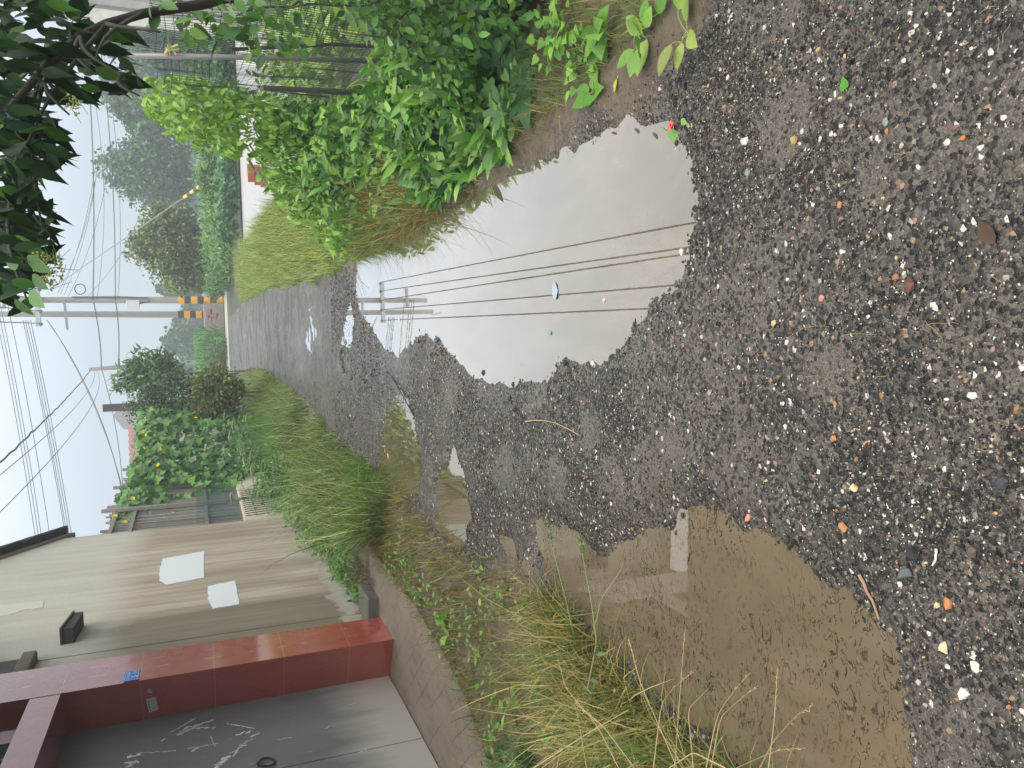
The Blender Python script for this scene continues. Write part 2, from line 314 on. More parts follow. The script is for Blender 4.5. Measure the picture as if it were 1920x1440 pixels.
# ------------------------------------------------------------------ ground, lane, puddles, roads
def curve(pts):
    ys = np.array([p[1] for p in pts]); xs = np.array([p[0] for p in pts]); return lambda y: np.interp(y, ys, xs)
EL = curve([(-1.22, .3), (-1.22, 2.02), (-1.2, 2.47), (-1.14, 2.79), (-1.02, 3.11), (-.96, 3.6), (-1.02, 4.2), (-1.06, 4.69), (-.95, 5.8), (-.80, 6.95), (-.60, 9.17), (-.03, 13.2), (.5, 19), (.84, 25.7), (1.1, 42), (1.1, 60)])
ER = curve([(2.2, .3), (1.7, 1.7), (1.2, 2.02), (1.17, 2.3), (1.15, 2.81), (1.17, 3.7), (1.15, 4.83), (1.25, 6.55), (1.38, 8.3), (1.5, 10.3), (2.42, 18.6), (3.2, 28), (3.9, 42), (3.9, 60)])
PUD = {
 'main': [(668,492),(690,470),(740,450),(770,430),(800,405),(830,398),(860,385),(880,370),(930,345),(980,320),(1040,285),(1090,255),(1140,238),(1210,230),(1255,235),(1290,260),(1300,300),(1303,360),(1293,430),(1283,480),(1258,530),(1215,580),(1190,610),(1150,645),(1110,678),(1060,703),(1010,718),(960,726),(910,713),(880,698),(850,670),(825,640),(800,622),(785,630),(765,650),(748,660),(732,655),(708,632),(690,600),(674,580),(667,540)],
 'pole': [(742,738),(722,775),(711,820),(708,870),(715,910),(735,932),(765,934),(783,915),(788,870),(781,820),(772,780),(762,745)],
 'wall': [(852,846),(838,875),(822,895),(820,930),(822,975),(835,1010),(850,1038),(868,1020),(878,980),(876,930),(869,890)],
 'mud': [(1008,985),(1040,992),(1080,1000),(1110,1030),(1160,1022),(1200,1003),(1235,985),(1262,972),(1310,948),(1350,955),(1385,985),(1430,1000),(1480,1040),(1520,1090),(1570,1130),(1610,1190),(1650,1260),(1668,1330),(1672,1445),(1640,1600),(1420,1560),(1380,1445),(1290,1360),(1230,1322),(1180,1262),(1130,1235),(1100,1180),(1040,1110),(1020,1060),(1006,1020)],
 'rut': [(934,1005),(942,1020),(952,1050),(962,1062),(966,1045),(960,1020),(948,1004)],
}
FILM = {'f1': [(655,560),(640,620),(632,680),(642,715),(658,695),(664,600)], 'f2': [(1060,690),(1075,760),(1100,790),(1115,770),(1110,700)], 'f3': [(575,560),(560,640),(548,700),(580,690),(598,620),(596,560)]}
PW = {k: np.array([gp(*q)[:2] for q in v]) for k, v in PUD.items()}; FW = {k: np.array([gp(*q)[:2] for q in v]) for k, v in FILM.items()}
def sdist(x, y, poly):
    """signed distance, positive inside"""
    d = np.full(x.shape, 1e9); ins = np.zeros(x.shape, bool); n = len(poly)
    for i in range(n):
        a = poly[i]; b = poly[(i+1) % n]; e = b-a
        t = np.clip(((x-a[0])*e[0]+(y-a[1])*e[1])/(e@e+1e-12), 0, 1)
        d = np.minimum(d, np.hypot(x-a[0]-t*e[0], y-a[1]-t*e[1]))
        c = (a[1] > y) != (b[1] > y)
        with np.errstate(divide='ignore', invalid='ignore'): ins ^= c & (x < (b[0]-a[0])*(y-a[1])/(b[1]-a[1]+1e-15)+a[0])
    return np.where(ins, d, -d)
WL = -0.006
DRIVE = np.array([(-1.50, 7.6), (-1.55, 7.2), (-1.60, 6.5), (-1.68, 5.81), (-1.80, 5.2), (-1.94, 4.7), (-2.21, 4.25), (-2.8, 3.6), (-4.5, 2.6), (-5.2, 4.0), (-3.2, 6.2), (-2.6, 7.6)])
def ground_h(x, y, fine=True):
    """height of the lane, plus mud / soil / wet masks"""
    x = np.asarray(x, float); y = np.asarray(y, float)
    nz = .010*vn(x, y, 1.1, 1)+.006*vn(x, y, .33, 2)+.0035*vn(x, y, .11, 3)+.002*vn(x, y, .04, 4)
    h = .012+nz; wet = np.zeros(x.shape); mud = np.zeros(x.shape)
    for k, P in PW.items():
        d = sdist(x, y, P)+.030*vn(x, y, .30, 11)+.026*vn(x, y, .09, 12)+.014*vn(x, y, .035, 13)
        q = ss(-.15, .16, d); h = h*(1-q)+(-.030+.3*nz)*q; wet = np.maximum(wet, ss(-.16, -.02, d)); mud = np.maximum(mud, .35*ss(-.2, 0, d))
    for k, P in FW.items():
        d = sdist(x, y, P); q = ss(-.15, .15, d); h = h*(1-q)+(WL+.8*nz+.001)*q; wet = np.maximum(wet, .8*q)
    for px, r in (((1405, 815), .075), ((1450, 1050), .05), ((1480, 250), .10), ((560, 640), .7), ((1760, 1410), .10), ((1850, 1330), .05), ((1440, 20), .12), ((1250, 900), .16), ((1150, 905), .08), ((1640, 330), .06), ((1370, 905), .11), ((1050, 900), .12), ((950, 880), .14), ((1010, 745), .10), ((850, 730), .14), ((760, 690), .16), ((1110, 800), .07), ((1560, 700), .05)):
        c = gp(*px); d = np.hypot(x-c[0], y-c[1])+.03*vn(x, y, .08, 9)+.05*vn(x, y, .25, 10); mud = np.maximum(mud, ss(r+.03, r-.03, d))
    mud = np.maximum(mud, .9*ss(.12, .0, np.abs(x-ER(y)+.02)+.12*vn(x, y, .3, 8))*(y < 9))
    h = h-.06*ss(-.04, .06, sdist(x, y, DRIVE))
    off = np.maximum(EL(y)-x, x-ER(y)+.17*((y > 1.9) & (y < 8)))+.10*vn(x, y, .4, 5)+.04*vn(x, y, .12, 6); soil = ss(-.05, .10, off)
    h = h+.02*soil*(1-wet)
    return h, mud, soil, wet
def lane_mesh():
    ys = [0.30]
    while ys[-1] < 17: ys.append(ys[-1]+max(.009, .0052*ys[-1]))
    ys = np.array(ys); t = np.linspace(-2.7, 2.5, 430); Y, Tt = np.meshgrid(ys, t, indexing='ij'); X = .09*Y*.95-.15+Tt
    h, mud, soil, wet = ground_h(X, Y); a, b = X.shape
    V = np.stack([X, Y, h], -1).reshape(-1, 3); i = (np.arange(a-1)[:, None]*b+np.arange(b-1)[None]).ravel(); Q = np.stack([i, i+1, i+b+1, i+b], -1)
    C = np.stack([mud, soil, wet], -1).reshape(-1, 3)
    tag(mk('gravel_lane', V, Q, M['lane'], col=C, smooth=True), kind='structure')
    # the far stretch of the lane
    ys = np.linspace(17.0, 43.2, 90); xs = np.linspace(0, 1, 30); Y, S = np.meshgrid(ys, xs, indexing='ij'); X = EL(Y)+(ER(Y)-EL(Y))*S*1.0
    h = .012+.010*vn(X, Y, 1.1, 1)+.004*vn(X, Y, .4, 2); a, b = X.shape
    V = np.stack([X, Y, h-.004], -1).reshape(-1, 3); i = (np.arange(a-1)[:, None]*b+np.arange(b-1)[None]).ravel(); Q = np.stack([i, i+1, i+b+1, i+b], -1)
    wet = np.clip(.3+1.0*vn(X*.5, Y*1.3, .7, 3), 0, 1.0)
    C = np.stack([-.6+0*X, 0*X, wet], -1).reshape(-1, 3); tag(mk('gravel_lane_far_stretch', V, Q, M['lane'], col=C, smooth=True), kind='structure')
lane_mesh()
g = 185.0; gx = np.linspace(-g, g, 40); GX, GY = np.meshgrid(gx, gx+60, indexing='ij'); b = 40
i = (np.arange(39)[:, None]*b+np.arange(39)[None]).ravel()
tag(mk('ground', np.stack([GX, GY, GX*0-.06], -1).reshape(-1, 3), np.stack([i, i+b, i+b+1, i+1], -1), M['ground']), kind='structure')
def sheet(name, poly, z, mat, thick=0.0):
    P = np.array([(p[0], p[1], z) for p in poly]); k = len(P)
    from mathutils.geometry import tessellate_polygon
    T = np.array(tessellate_polygon([[Vector(p) for p in P]])); 
    n = np.cross(P[T[0][1]]-P[T[0][0]], P[T[0][2]]-P[T[0][0]])
    if n[2] < 0: T = T[:, ::-1]
    if thick:
        V = np.concatenate([P, P-np.array([0, 0, thick])]); Q = np.array([[a, (a+1) % k, k+(a+1) % k, k+a] for a in range(k)])
        return tag(mk(name, V, [T, Q], mat), kind='structure')
    return tag(mk(name, P, T, mat), kind='structure')
def grow(poly, d):
    c = poly.mean(0); nxt = np.roll(poly, -1, 0); prv = np.roll(poly, 1, 0); e = nxt-prv; n = np.stack([e[:, 1], -e[:, 0]], 1); n /= np.linalg.norm(n, axis=1)[:, None]+1e-9
    area = 0.5*np.sum(poly[:, 0]*nxt[:, 1]-nxt[:, 0]*poly[:, 1])
    return poly+n*d*(1 if area > 0 else -1)
WM = {'main': M['water'], 'pole': M['green_water'], 'wall': M['green_water'], 'mud': M['mud_water'], 'rut': M['mud_water']}
for k, P in PW.items(): sheet('puddle_water', grow(P, .10 if k != 'rut' else .04), WL, WM[k])
for k, P in FW.items(): sheet('puddle_water', grow(P, .06), WL-.001, M['water'])
sheet('concrete_yard', [(3.55, 12.6), (3.55+.09*14.3, 26.9), (60, 26.9), (60, 9.0), (6.0, 9.0)], -.01, M['road'], .15)
sheet('yard_edge_kerb', [(3.55+.09*14.3, 26.9), (3.55+.09*14.5, 27.1), (60, 27.1), (60, 26.9)], .03, M['bark'], .2)
sheet('cross_road', [(-40, 43.2), (4.3, 43.2), (60, 43.2), (60, 47.4), (-40, 47.4)], .02, M['road_tan'], .2)
sheet('driveway', DRIVE, .035, M['slab'], .12)
# ------------------------------------------------------------------ gravel
def ico():
    p = (1+5**.5)/2; V = np.array([(-1, p, 0), (1, p, 0), (-1, -p, 0), (1, -p, 0), (0, -1, p), (0, 1, p), (0, -1, -p), (0, 1, -p), (p, 0, -1), (p, 0, 1), (-p, 0, -1), (-p, 0, 1)], float)
    T = np.array([(0, 11, 5), (0, 5, 1), (0, 1, 7), (0, 7, 10), (0, 10, 11), (1, 5, 9), (5, 11, 4), (11, 10, 2), (10, 7, 6), (7, 1, 8), (3, 9, 4), (3, 4, 2), (3, 2, 6), (3, 6, 8), (3, 8, 9), (4, 9, 5), (2, 4, 11), (6, 2, 10), (8, 6, 7), (9, 8, 1)])
    return V/np.linalg.norm(V[0]), T
IV, IT = ico()
PAL = np.array([(.014, .0135, .013), (.022, .021, .0195), (.038, .034, .030), (.062, .053, .042), (.042, .045, .043), (.085, .078, .066), (.20, .175, .135), (.42, .395, .335), (.32, .165, .085), (.42, .31, .165), (.24, .12, .09), (.17, .195, .18)])
PALP = np.array([.24, .22, .18, .15, .05, .055, .040, .034, .014, .012, .012, .010]); PALP /= PALP.sum()
def stones(pos, size, col):
    n = len(pos); var = np.array([IV*(1+.30*rng.standard_normal((12, 1)).clip(-1.3, 1.3)*.6)+.10*rng.standard_normal((12, 3)) for _ in range(24)])
    v = var[rng.integers(0, 24, n)]; sc = size[:, None]*np.stack([rng.uniform(.75, 1.35, n), rng.uniform(.6, 1.0, n), rng.uniform(.45, .8, n)], 1)
    v = v*sc[:, None]; a = rng.uniform(0, 6.283, n); ca, sa = np.cos(a)[:, None], np.sin(a)[:, None]
    tl = rng.normal(0, .25, n)[:, None]; z = v[:, :, 2]+v[:, :, 0]*tl
    V = np.stack([v[:, :, 0]*ca-v[:, :, 1]*sa, v[:, :, 0]*sa+v[:, :, 1]*ca, z], -1)+pos[:, None]
    T = (np.arange(n)[:, None, None]*12+IT[None]).reshape(-1, 3); return V.reshape(-1, 3), T, np.repeat(col, 12, 0)
def gravel():
    P = []; S = []
    for (y0, y1, n, med, sg) in ((1.0, 2.0, 66000, .00185, .56), (2.0, 3.6, 56000, .0023, .50), (3.6, 6.0, 30000, .0042, .40), (6.0, 9.5, 16000, .006, .35)):
        y = rng.uniform(y0, y1, n); x = EL(y)-.12+(ER(y)-EL(y)+.24)*rng.random(n)
        x = np.where(y < 2.1, rng.uniform(-1.15, 1.15, n), x)
        keep = rng.random(n) < np.clip(.44+.85*vn(x, y, .55, 21)+.6*vn(x, y, .16, 22), .07, 1)
        x, y = x[keep], y[keep]; s = np.exp(rng.normal(math.log(med), sg, len(x))).clip(.0010, .0105)
        big = rng.random(len(x)) < .007; s = np.where(big, rng.uniform(.006, .0105, len(x)), s)
        P.append(np.stack([x, y], 1)); S.append(s)
    # dark lumps crowding the shores
    for k, nn_, rr in (('main', 1500, .16), ('pole', 420, .10), ('wall', 380, .10), ('mud', 700, .12)):
        A = PW[k]; i = rng.integers(0, len(A), nn_*3); f = rng.random((nn_*3, 1)); q = A[i]*(1-f)+A[(i+1) % len(A)]*f+rng.normal(0, rr*.5, (nn_*3, 2)); q = q[(q[:, 0] < ER(q[:, 1])-.22) & (vn(q[:, 0], q[:, 1], .22, 23) > .0)][:nn_]
        P.append(q); S.append(np.exp(rng.normal(math.log(.0055), .45, len(q))).clip(.002, .017))
    P = np.concatenate(P); S = np.concatenate(S); h, mud, soil, wet = ground_h(P[:, 0], P[:, 1])
    k = (rng.random(len(P)) > mud*.85) & (rng.random(len(P)) > soil*.8) & (h+S*.9 > WL-.001); P, S, h = P[k], S[k], h[k]
    c = PAL[rng.choice(len(PAL), len(P), p=PALP)]*rng.uniform(.7, 1.3, (len(P), 1)); c = np.where(((S > .0075) & (rng.random(len(P)) < .75))[:, None], c*0+np.array([.040, .037, .034])*rng.uniform(.6, 1.8, (len(P), 1)), c)
    V, T, C = stones(np.column_stack([P, h+S*.02]), S, c)
    tag(mk('gravel', V, T, M['stone'], col=C), 'crushed stone gravel in dark and pale grains spread over the wet lane', 'gravel', kind='stuff')
gravel()
def single_stone(px, r, c, label, name='stone', z=None, group=None, flat=.6):
    p = gp(*px); h = float(ground_h(np.array([p[0]]), np.array([p[1]]))[0][0]); h = max(h, WL-.004)
    v = IV*(1+.16*rng.standard_normal((12, 1)))*np.array([1.15, .85, flat])*r
    bm = bpy.data.meshes.new(name); o = mk(name, v, IT, M['stone'], col=np.tile(c, (12, 1))); o.location = (p[0], p[1], h+r*flat*.42); o.rotation_euler = (rng.normal(0, .15), rng.normal(0, .15), rng.uniform(0, 6.28))
    bpy.data.meshes.remove(bm); return tag(o, label, 'stone', group)
WH, OR, YE, DK, GG, PK, BR = (.52, .50, .45), (.42, .18, .075), (.56, .48, .24), (.03, .03, .032), (.19, .22, .19), (.50, .20, .17), (.12, .06, .045)
for px, r, c, lab in [
 ((1405, 265), .015, WH, 'largest white stone on the gravel just beyond the big puddle'),
 ((1412, 325), .012, GG, 'flat grey green stone lying beside the white stone past the big puddle'),
 ((1583, 385), .009, OR, 'small bright orange pebble on dark gravel level with the green floating leaf'),
 ((1582, 988), .013, OR, 'rounded orange brick lump lying alone on the gravel beside the muddy puddle'),
 ((1602, 915), .012, YE, 'pale yellow stone lying just above the rounded orange brick lump'),
 ((1828, 742), .010, WH, 'white angular chip in the middle of the nearest dark gravel'),
 ((1780, 1132), .013, OR, 'cracked orange brick crumb near the mouth of the muddy puddle'),
 ((1755, 1135), .008, (.66, .40, .22), 'small apricot pebble touching the cracked orange brick crumb'),
 ((1813, 260), .008, OR, 'double lobed orange pebble on the nearest gravel under the fence side'),
 ((1673, 247), .007, (.42, .14, .05), 'cube shaped rust orange pebble beside a grey green stone'),
 ((1672, 230), .010, GG, 'grey green angular stone beside the cube shaped rust pebble'),
 ((1548, 558), .009, PK, 'pink rounded pebble in the dark gravel past the big puddle end'),
 ((1715, 535), .016, BR, 'dark brown flat stone chip sunk in the nearest gravel'),
 ((1688, 520), .010, (.30, .13, .08), 'brown oblong pebble next to the dark brown flat chip'),
 ((1715, 1040), .018, DK, 'big black angular stone in the gravel beside the muddy puddle'),
 ((1632, 1038), .013, DK, 'smaller black stone near the big black angular one'),
 ((1700, 1075), .019, (.10, .11, .10), 'long grey slate sliver half buried beside the big black stone'),
 ((1880, 905), .017, (.045, .05, .055), 'dark slate blue stone at the near edge of the gravel'),
 ((1823, 1035), .014, (.10, .075, .06), 'smooth brown stone near the white twig'),
 ((1110, 680), .014, WH, 'white rough stone on the rim of the big puddle'),
 ((1060, 681), .017, DK, 'black stone standing in the water of the big puddle'),
 ((1275, 473), .012, WH, 'white stone at the near end of the big puddle beneath the wire reflections'),
 ((1130, 562), .012, (.60, .42, .28), 'pale orange stone just under the surface of the big puddle'),
 ((1565, 822), .009, OR, 'orange chip near the patch of smooth grey mud'),
 ((1405, 970), .014, (.50, .24, .16), 'salmon coloured stone beside the rim of the muddy puddle'),
 ((1460, 605), .010, (.5, .36, .2), 'tan stone in the gravel between the big puddle and the mud patch'),
 ((960, 722), .016, DK, 'black clod on the waterline of the big puddle at its widest'),
 ((905, 700), .018, DK, 'pair-like black lump at the corner of the big puddle'),
 ((1770, 1215), .012, (.66, .55, .34), 'cream wedge stone near the cracked orange brick crumb'),
 ((1830, 1250), .013, (.66, .62, .45), 'pale yellow white stone nearest the muddy puddle mouth'),
 ((1812, 1300), .015, WH, 'elongated white stone at the muddy edge of the nearest gravel'),
 ((1498, 265), .015, (.35, .26, .10), 'flat mustard yellow stain-like chip in the gravel')]:
    single_stone(px, r, np.array(c), lab)
# ------------------------------------------------------------------ the gateway on the left
gate = thing('tiled_gateway', 'dark red tiled gateway with a grey scuffed metal door', 'gateway', HO, rz=-HA)
def hb(mb, n0, n1, s0, s1, z0, z1, C=None, bev=0.0): return mb.box((n0, s0, z0), (n1, s1, z1), C, bev)
pl = MB(); pl.prism([(0, 0, -.05), (0, .55, -.05), (-.55, .55, -.05), (-.55, .22, -.05), (-.41, .19, -.05)], (0, 0, 3.37)); pl.build('pillar', M['tile'], gate)
pl = MB(); pl.prism([(0, -2.62, -.05), (-.41, -2.80, -.05), (-.55, -2.80, -.05), (-.55, -3.15, -.05), (0, -3.15, -.05)], (0, 0, 3.37)); pl.build('pillar', M['tile'], gate)
MB().prism([(-.003, -2.618, 2.545), (-.003, -.003, 2.545), (-.408, .186, 2.545), (-.408, -2.797, 2.545)], (0, 0, .197)).build('lintel', M['tile'], gate)
cn = MB(); hb(cn, -.9, 1.05, -3.3, .575, 3.33, 3.47, (.30, .27, .24), .01); hb(cn, -.9, .98, -3.25, .53, 3.472, 3.60, (.26, .10, .07), .01); canopy = cn.build('canopy', M['concrete'], gate)
GFR = (.10, .16, .135)
tr = MB(); hb(tr, -.36, -.31, -2.6, -.0, 2.745, 2.80, GFR); hb(tr, -.36, -.31, -2.6, .05, 3.27, 3.33, GFR)
for s in (-.06, -.90, -1.74, -2.60): hb(tr, -.358, -.312, s-.03, s+.03, 2.80, 3.27, GFR)
transom = tr.build('transom_frame', M['paint'], gate)
hb(MB(), -.37, -.355, -2.6, .1, 2.76, 3.31, (.13, .10, .065)).build('transom_panel', M['paint'], transom)
tl = MB()
for k in range(14):
    s = -.17-k*.17
    for j in range(3):
        z = 2.86+j*.145; ss_ = .06; tl.prism([(-.352, s-ss_, z), (-.352, s-.01, z-.055), (-.352, s+ss_, z+.01), (-.352, s+.015, z+.055)], (.008, 0, 0), (.62, .56, .30) if (k+j) % 3 else (.50, .42, .22))
tl.build('glass_pattern', M['paint'], transom)
DZ = 2.545
door = hb(MB(), -.445, -.405, -.925, .215, .045, DZ).build('door_leaf', M['door'], gate)
door2 = hb(MB(), -.445, -.407, -2.83, -.935, .045, DZ).build('door_leaf', M['door'], gate)
hb(MB(), -.47, -.446, -2.85, .25, .03, 2.56, (.012, .012, .013)).build('door_backing', M['metal'], gate)
hr = MB(); c0 = np.array([-.39, -.84, 1.16]); th = np.linspace(0, 2*math.pi, 24); hr.tube([c0+np.array([.006*math.sin(a), .055*math.cos(a), .055*math.sin(a)]) for a in th], .008, 6, (.03, .02, .018)); hr.tube([c0+np.array([-.02, 0, .05]), c0+np.array([.012, 0, .06])], .014, 8, (.03, .02, .018)); hr.build('ring_handle', M['metal'], door)
def quad_on(mb, pts, off, C):  # small polygon in house coordinates, extruded outwards
    return mb.prism(pts, off, C)
# white paint scrapes on the door
def dpt(X, Y): p = hl(X, Y, -.405); return p
for (x0, y0, x1, y1, wd) in [(321,1373,366,1347,2.2),(332,1380,372,1360,4),(345,1368,400,1350,4),(336,1378,352,1362,5),(360,1366,392,1364,4),(352,1404,410,1394,2),(358,1409,372,1402,5),(238,1420,265,1414,7),(232,1432,262,1428,6),(258,1412,330,1408,1.8),(240,1440,255,1424,6),(425,1357,478,1366,2),(441,1378,470,1372,5),(470,1382,485,1374,5),(448,1398,475,1385,3),(430,1412,462,1396,4),(415,1425,448,1408,5),(405,1436,432,1418,6),(400,1440,415,1432,5),(395,1380,402,1400,2),(520,1388,548,1382,1.5),(672,1412,688,1405,1.6),(655,1322,668,1318,1.5),(302,1390,310,1385,3),(398,1366,404,1363,2),(610,1366,618,1362,1.5)]:
    a = dpt(x0, y0); b_ = dpt(x1, y1); d = b_-a; L = np.linalg.norm(d); d /= L; nn = np.cross(d, [1., 0, 0]); k = max(2, int(L/.03)); hw_ = wd*.0030; sm = MB(); cc_ = np.array((.58, .60, .60))*rng.uniform(.7, 1.1)
    for i in range(k):
        p = a+d*L*i/k+nn*rng.normal(0, hw_*.6); q = a+d*L*(i+.95)/k+nn*rng.normal(0, hw_*.6); w0, w1 = hw_*rng.uniform(.25, 1), hw_*rng.uniform(.25, 1)
        P = np.array([p+nn*w0, q+nn*w1, q-nn*w1, p-nn*w0]); P[:, 0] = -.4045; sm.prism(P, (.0012, 0, 0), cc_)
    if sm.n: sm.build('paint_scrape', M['paper'], door)
# house number plate, stickers
plate = thing('house_number_plate', 'blue enamel house number plate 5 on the pillar face', 'sign', hw(.004, .105, 2.075), rz=-HA)
pc = [hl(*q, .004)-np.array([.004, .105, 2.075]) for q in ((231, 1257), (262, 1256), (261, 1276), (230, 1281))]
pc = [(0, -.095, -.052), (0, .095, -.052), (0, .095, .052), (0, -.095, .052)]
MB().prism(pc, (.004, 0, 0), (.012, .13, .55)).build('plate', M['paint'], plate)
bd = MB(); PWH = (.62, .72, .82)
for (a, b_, c, d) in ((-.088, .088, -.046, -.043), (-.088, .088, .043, .046), (-.088, -.085, -.043, .043), (.085, .088, -.043, .043)): bd.box((.0042, a, c), (.0052, b_, d), PWH)
bd.build('border', M['paint'], plate)
gl = MB()   # a line of small worn characters
for k in range(5):
    y0 = -.066+k*.028
    for (a, b_, c, d) in ((0, .020, .006, .0085), (.002, .018, .0125, .0145), (.0, .02, .0185, .0205), (.009, .0115, .004, .022), (.002+(k % 2)*.012, .0045+(k % 2)*.012, .002, .016)): gl.box((.0042, y0+a, .012+c), (.0050, y0+b_, .012+d), PWH)
gl.build('lettering', M['paint'], plate)
MB().box((.0042, .020, -.034), (.005, .072, -.004), (.24, .25, .22)).build('worn_patch', M['paint'], plate)
def text_part(body, size, parent, xyz, mat, C, name='number', rot=None):
    cu = bpy.data.curves.new('t', 'FONT'); cu.body = body; cu.size = size; cu.extrude = .0004; cu.align_x = 'CENTER'; to = bpy.data.objects.new('t', cu); COL.objects.link(to)
    dg = bpy.context.evaluated_depsgraph_get(); me = bpy.data.meshes.new_from_object(to.evaluated_get(dg)); bpy.data.objects.remove(to)
    n = len(me.vertices); v = np.zeros(n*3); me.vertices.foreach_get('co', v); v = v.reshape(-1, 3); v = np.stack([v[:, 2]+xyz[0], v[:, 0]+xyz[1], v[:, 1]+xyz[2]], 1)
    me.vertices.foreach_set('co', v.astype(np.float32).ravel()); a = me.attributes.new('Col', 'FLOAT_COLOR', 'POINT'); a.data.foreach_set('color', np.tile(np.array(tuple(C)+(1,), np.float32), n)); me.materials.clear(); me.materials.append(mat)
    o = bpy.data.objects.new(name, me); return link(o, parent)
text_part('5', .062, plate, (.0048, -.030, -.040), M['paint'], (.8, .84, .88))
rn = np.array([.19, .41, 0.]); rn /= np.linalg.norm(rn); rdir = np.array([-.41, .19, 0.]); rdir /= np.linalg.norm(rdir)   # reveal face of the pillar, house frame; rn points to the door opening
rnw = EN*(-abs(rn[0]))+ES*(-abs(rn[1])); 
def reveal(X, Y):
    Nw = EN*.19+ES*.41; p = hit(X, Y, HO, Nw/np.linalg.norm(Nw))-HO; return np.array([p@EN, p@ES, p[2]])
def house_thing(name, label, cat): return thing(name, label, cat, HO, rz=-HA)
ro = -np.array([.19, .41, 0.])/np.linalg.norm([.19, .41])
stk = house_thing('paper_sticker', 'white paper sticker with rows of red and black print inside the door reveal', 'sticker')
cs = [reveal(X, Y) for X, Y in ((274, 1311.5), (291.8, 1307), (297, 1330), (279.5, 1335.5))]
q4 = lambda u, v, o=.002: (cs[0]*(1-u)*(1-v)+cs[1]*u*(1-v)+cs[2]*u*v+cs[3]*(1-u)*v)+ro*o
MB().prism([q4(0, 0, .0005), q4(1, 0, .0005), q4(1, 1, .0005), q4(0, 1, .0005)], ro*.0012, (.55, .56, .56)).build('sheet', M['paper'], stk)
pr = MB()
def pq(u0, u1, v0, v1, C): pr.prism([q4(u0, v0), q4(u1, v0), q4(u1, v1), q4(u0, v1)], ro*.0006, C)
for k in range(4): pq(.10, .24, .12+k*.22, .24+k*.22, (.02, .02, .02))
for u in (.42, .56):
    for k in range(9): pq(u, u+.09, .06+k*.1, .12+k*.1, (.45, .10, .09))
for u in (.74, .86):
    for k in range(8): pq(u, u+.06, .08+k*.11, .16+k*.11, (.30, .31, .33))
pr.build('print', M['paper'], stk)
rs = house_thing('round_sticker', 'torn round grey sticker above the paper sticker on the tiles', 'sticker')
rc = reveal(280.5, 1295); rb = MB(); ax, ay = np.array([-.41, .19, 0])/.452, np.array([0, 0, 1.]); rb.prism([rc+ro*.0005+.021*(ax*math.cos(a)+ay*math.sin(a)) for a in np.linspace(0, 6.283, 17)[:-1]], ro*.0012, (.30, .27, .28)); rb.build('disc', M['paper'], rs)
MB().prism([rc+ro*.002+ax*.018+ay*.004, rc+ro*.002+ax*.030-ay*.018, rc+ro*.002+ax*.012-ay*.010], ro*.001, (.75, .72, .66)).build('torn_edge', M['paper'], rs)
# ------------------------------------------------------------------ the plastered gable house beyond the gate
house = thing('plastered_house', 'weathered plastered gable house with two white painted patches on its wall', 'house', HO, rz=-HA)
NG = -.10; ridge_s, ridge_z = 3.2, 4.72; zr = lambda s: ridge_z-.752*(s-ridge_s) if s > ridge_s else ridge_z-.68*(ridge_s-s)
wl = MB(); wl.prism([(NG, .98, -.12), (NG, 5.18, -.12), (NG, 5.18, zr(5.18)), (NG, ridge_s, ridge_z), (NG, .98, zr(.98))], (-5.5, 0, 0)); wl.build('gable_wall', M['plaster'], house)
wl = MB(); hb(wl, -.45, -.106, .55, .978, -.12, 2.86); wl.build('side_wall', M['plaster'], house)
cb = MB(); hb(cb, -.50, -.02, .552, 1.02, 2.862, 2.97, (.10, .09, .07), .01); hb(cb, -1.2, -.06, .60, .97, 2.972, 3.3, (.06, .05, .045)); cb.build('coping', M['concrete'], house)
bx = MB(); p0, p1 = hl(113, 1215, 0), hl(157, 1172, 0)
bx.prism([(NG, 1.27, 2.625), (NG, 1.68, 2.595), (NG, 1.68, 2.665), (NG, 1.27, 2.715)], (.14, 0, 0), (.028, .028, .026)); bx.prism([(NG, 1.26, 2.716), (NG, 1.69, 2.667), (NG, 1.69, 2.682), (NG, 1.26, 2.732)], (.155, 0, 0), (.05, .05, .045)); bx.build('beam_stub', M['concrete'], house)
rf = MB()
for (sa, sb) in ((ridge_s, 5.33), (.78, ridge_s)):
    za, zb = zr(sa), zr(sb); rf.prism([(NG+.03, sa, za+.012), (NG+.03, sb, zb+.012), (NG+.03, sb, zb+.085), (NG+.03, sa, za+.085)], (-5.6, 0, 0), (.24, .20, .145))
roof = rf.build('roof', M['concrete'], house)
tl = MB()   # dark overlapping tiles
for (sa, sb, sg) in ((ridge_s, 5.40, 1), (.70, ridge_s, -1)):
    L = abs(sb-sa); nrow = int(L/.14)
    for i in range(nrow):
        s0 = sa+(i*.14 if sg > 0 else 0) if sg > 0 else sb-i*.14
        s1 = s0+.175*sg; z0, z1 = zr(s0)+.10, zr(s1)+.115
        for j in range(4):
            n0 = NG+.12-j*.2+rng.normal(0, .012); dz = rng.normal(0, .006)
            a = [(n0, s0, z0+dz), (n0, s1, z1+dz), (n0-.19, s1, z1+dz), (n0-.19, s0, z0+dz)]
            tl.prism(a, (0, 0, .022), np.array((.022, .022, .024))*rng.uniform(.6, 1.6))
        m = .5*(s0+s1); tl.prism([(NG+.13+rng.normal(0, .015), s0, z0-.03), (NG+.13, s0, z0+.03), (NG+.13, s1, z1+.03), (NG+.13, s1-.03*sg, z1-.02+rng.normal(0, .012))], (-.05, 0, 0), (.02, .02, .022))
    zc = .5*(zr(sa)+zr(sb))
    tl.prism([(NG-.68, sa, zr(sa)+.10), (NG-.68, sb, zr(sb)+.10), (-5.6, sb, zr(sb)+.10), (-5.6, sa, zr(sa)+.10)], (0, 0, .03), (.03, .03, .032))
tl.build('roof_tiles', M['concrete'], house)
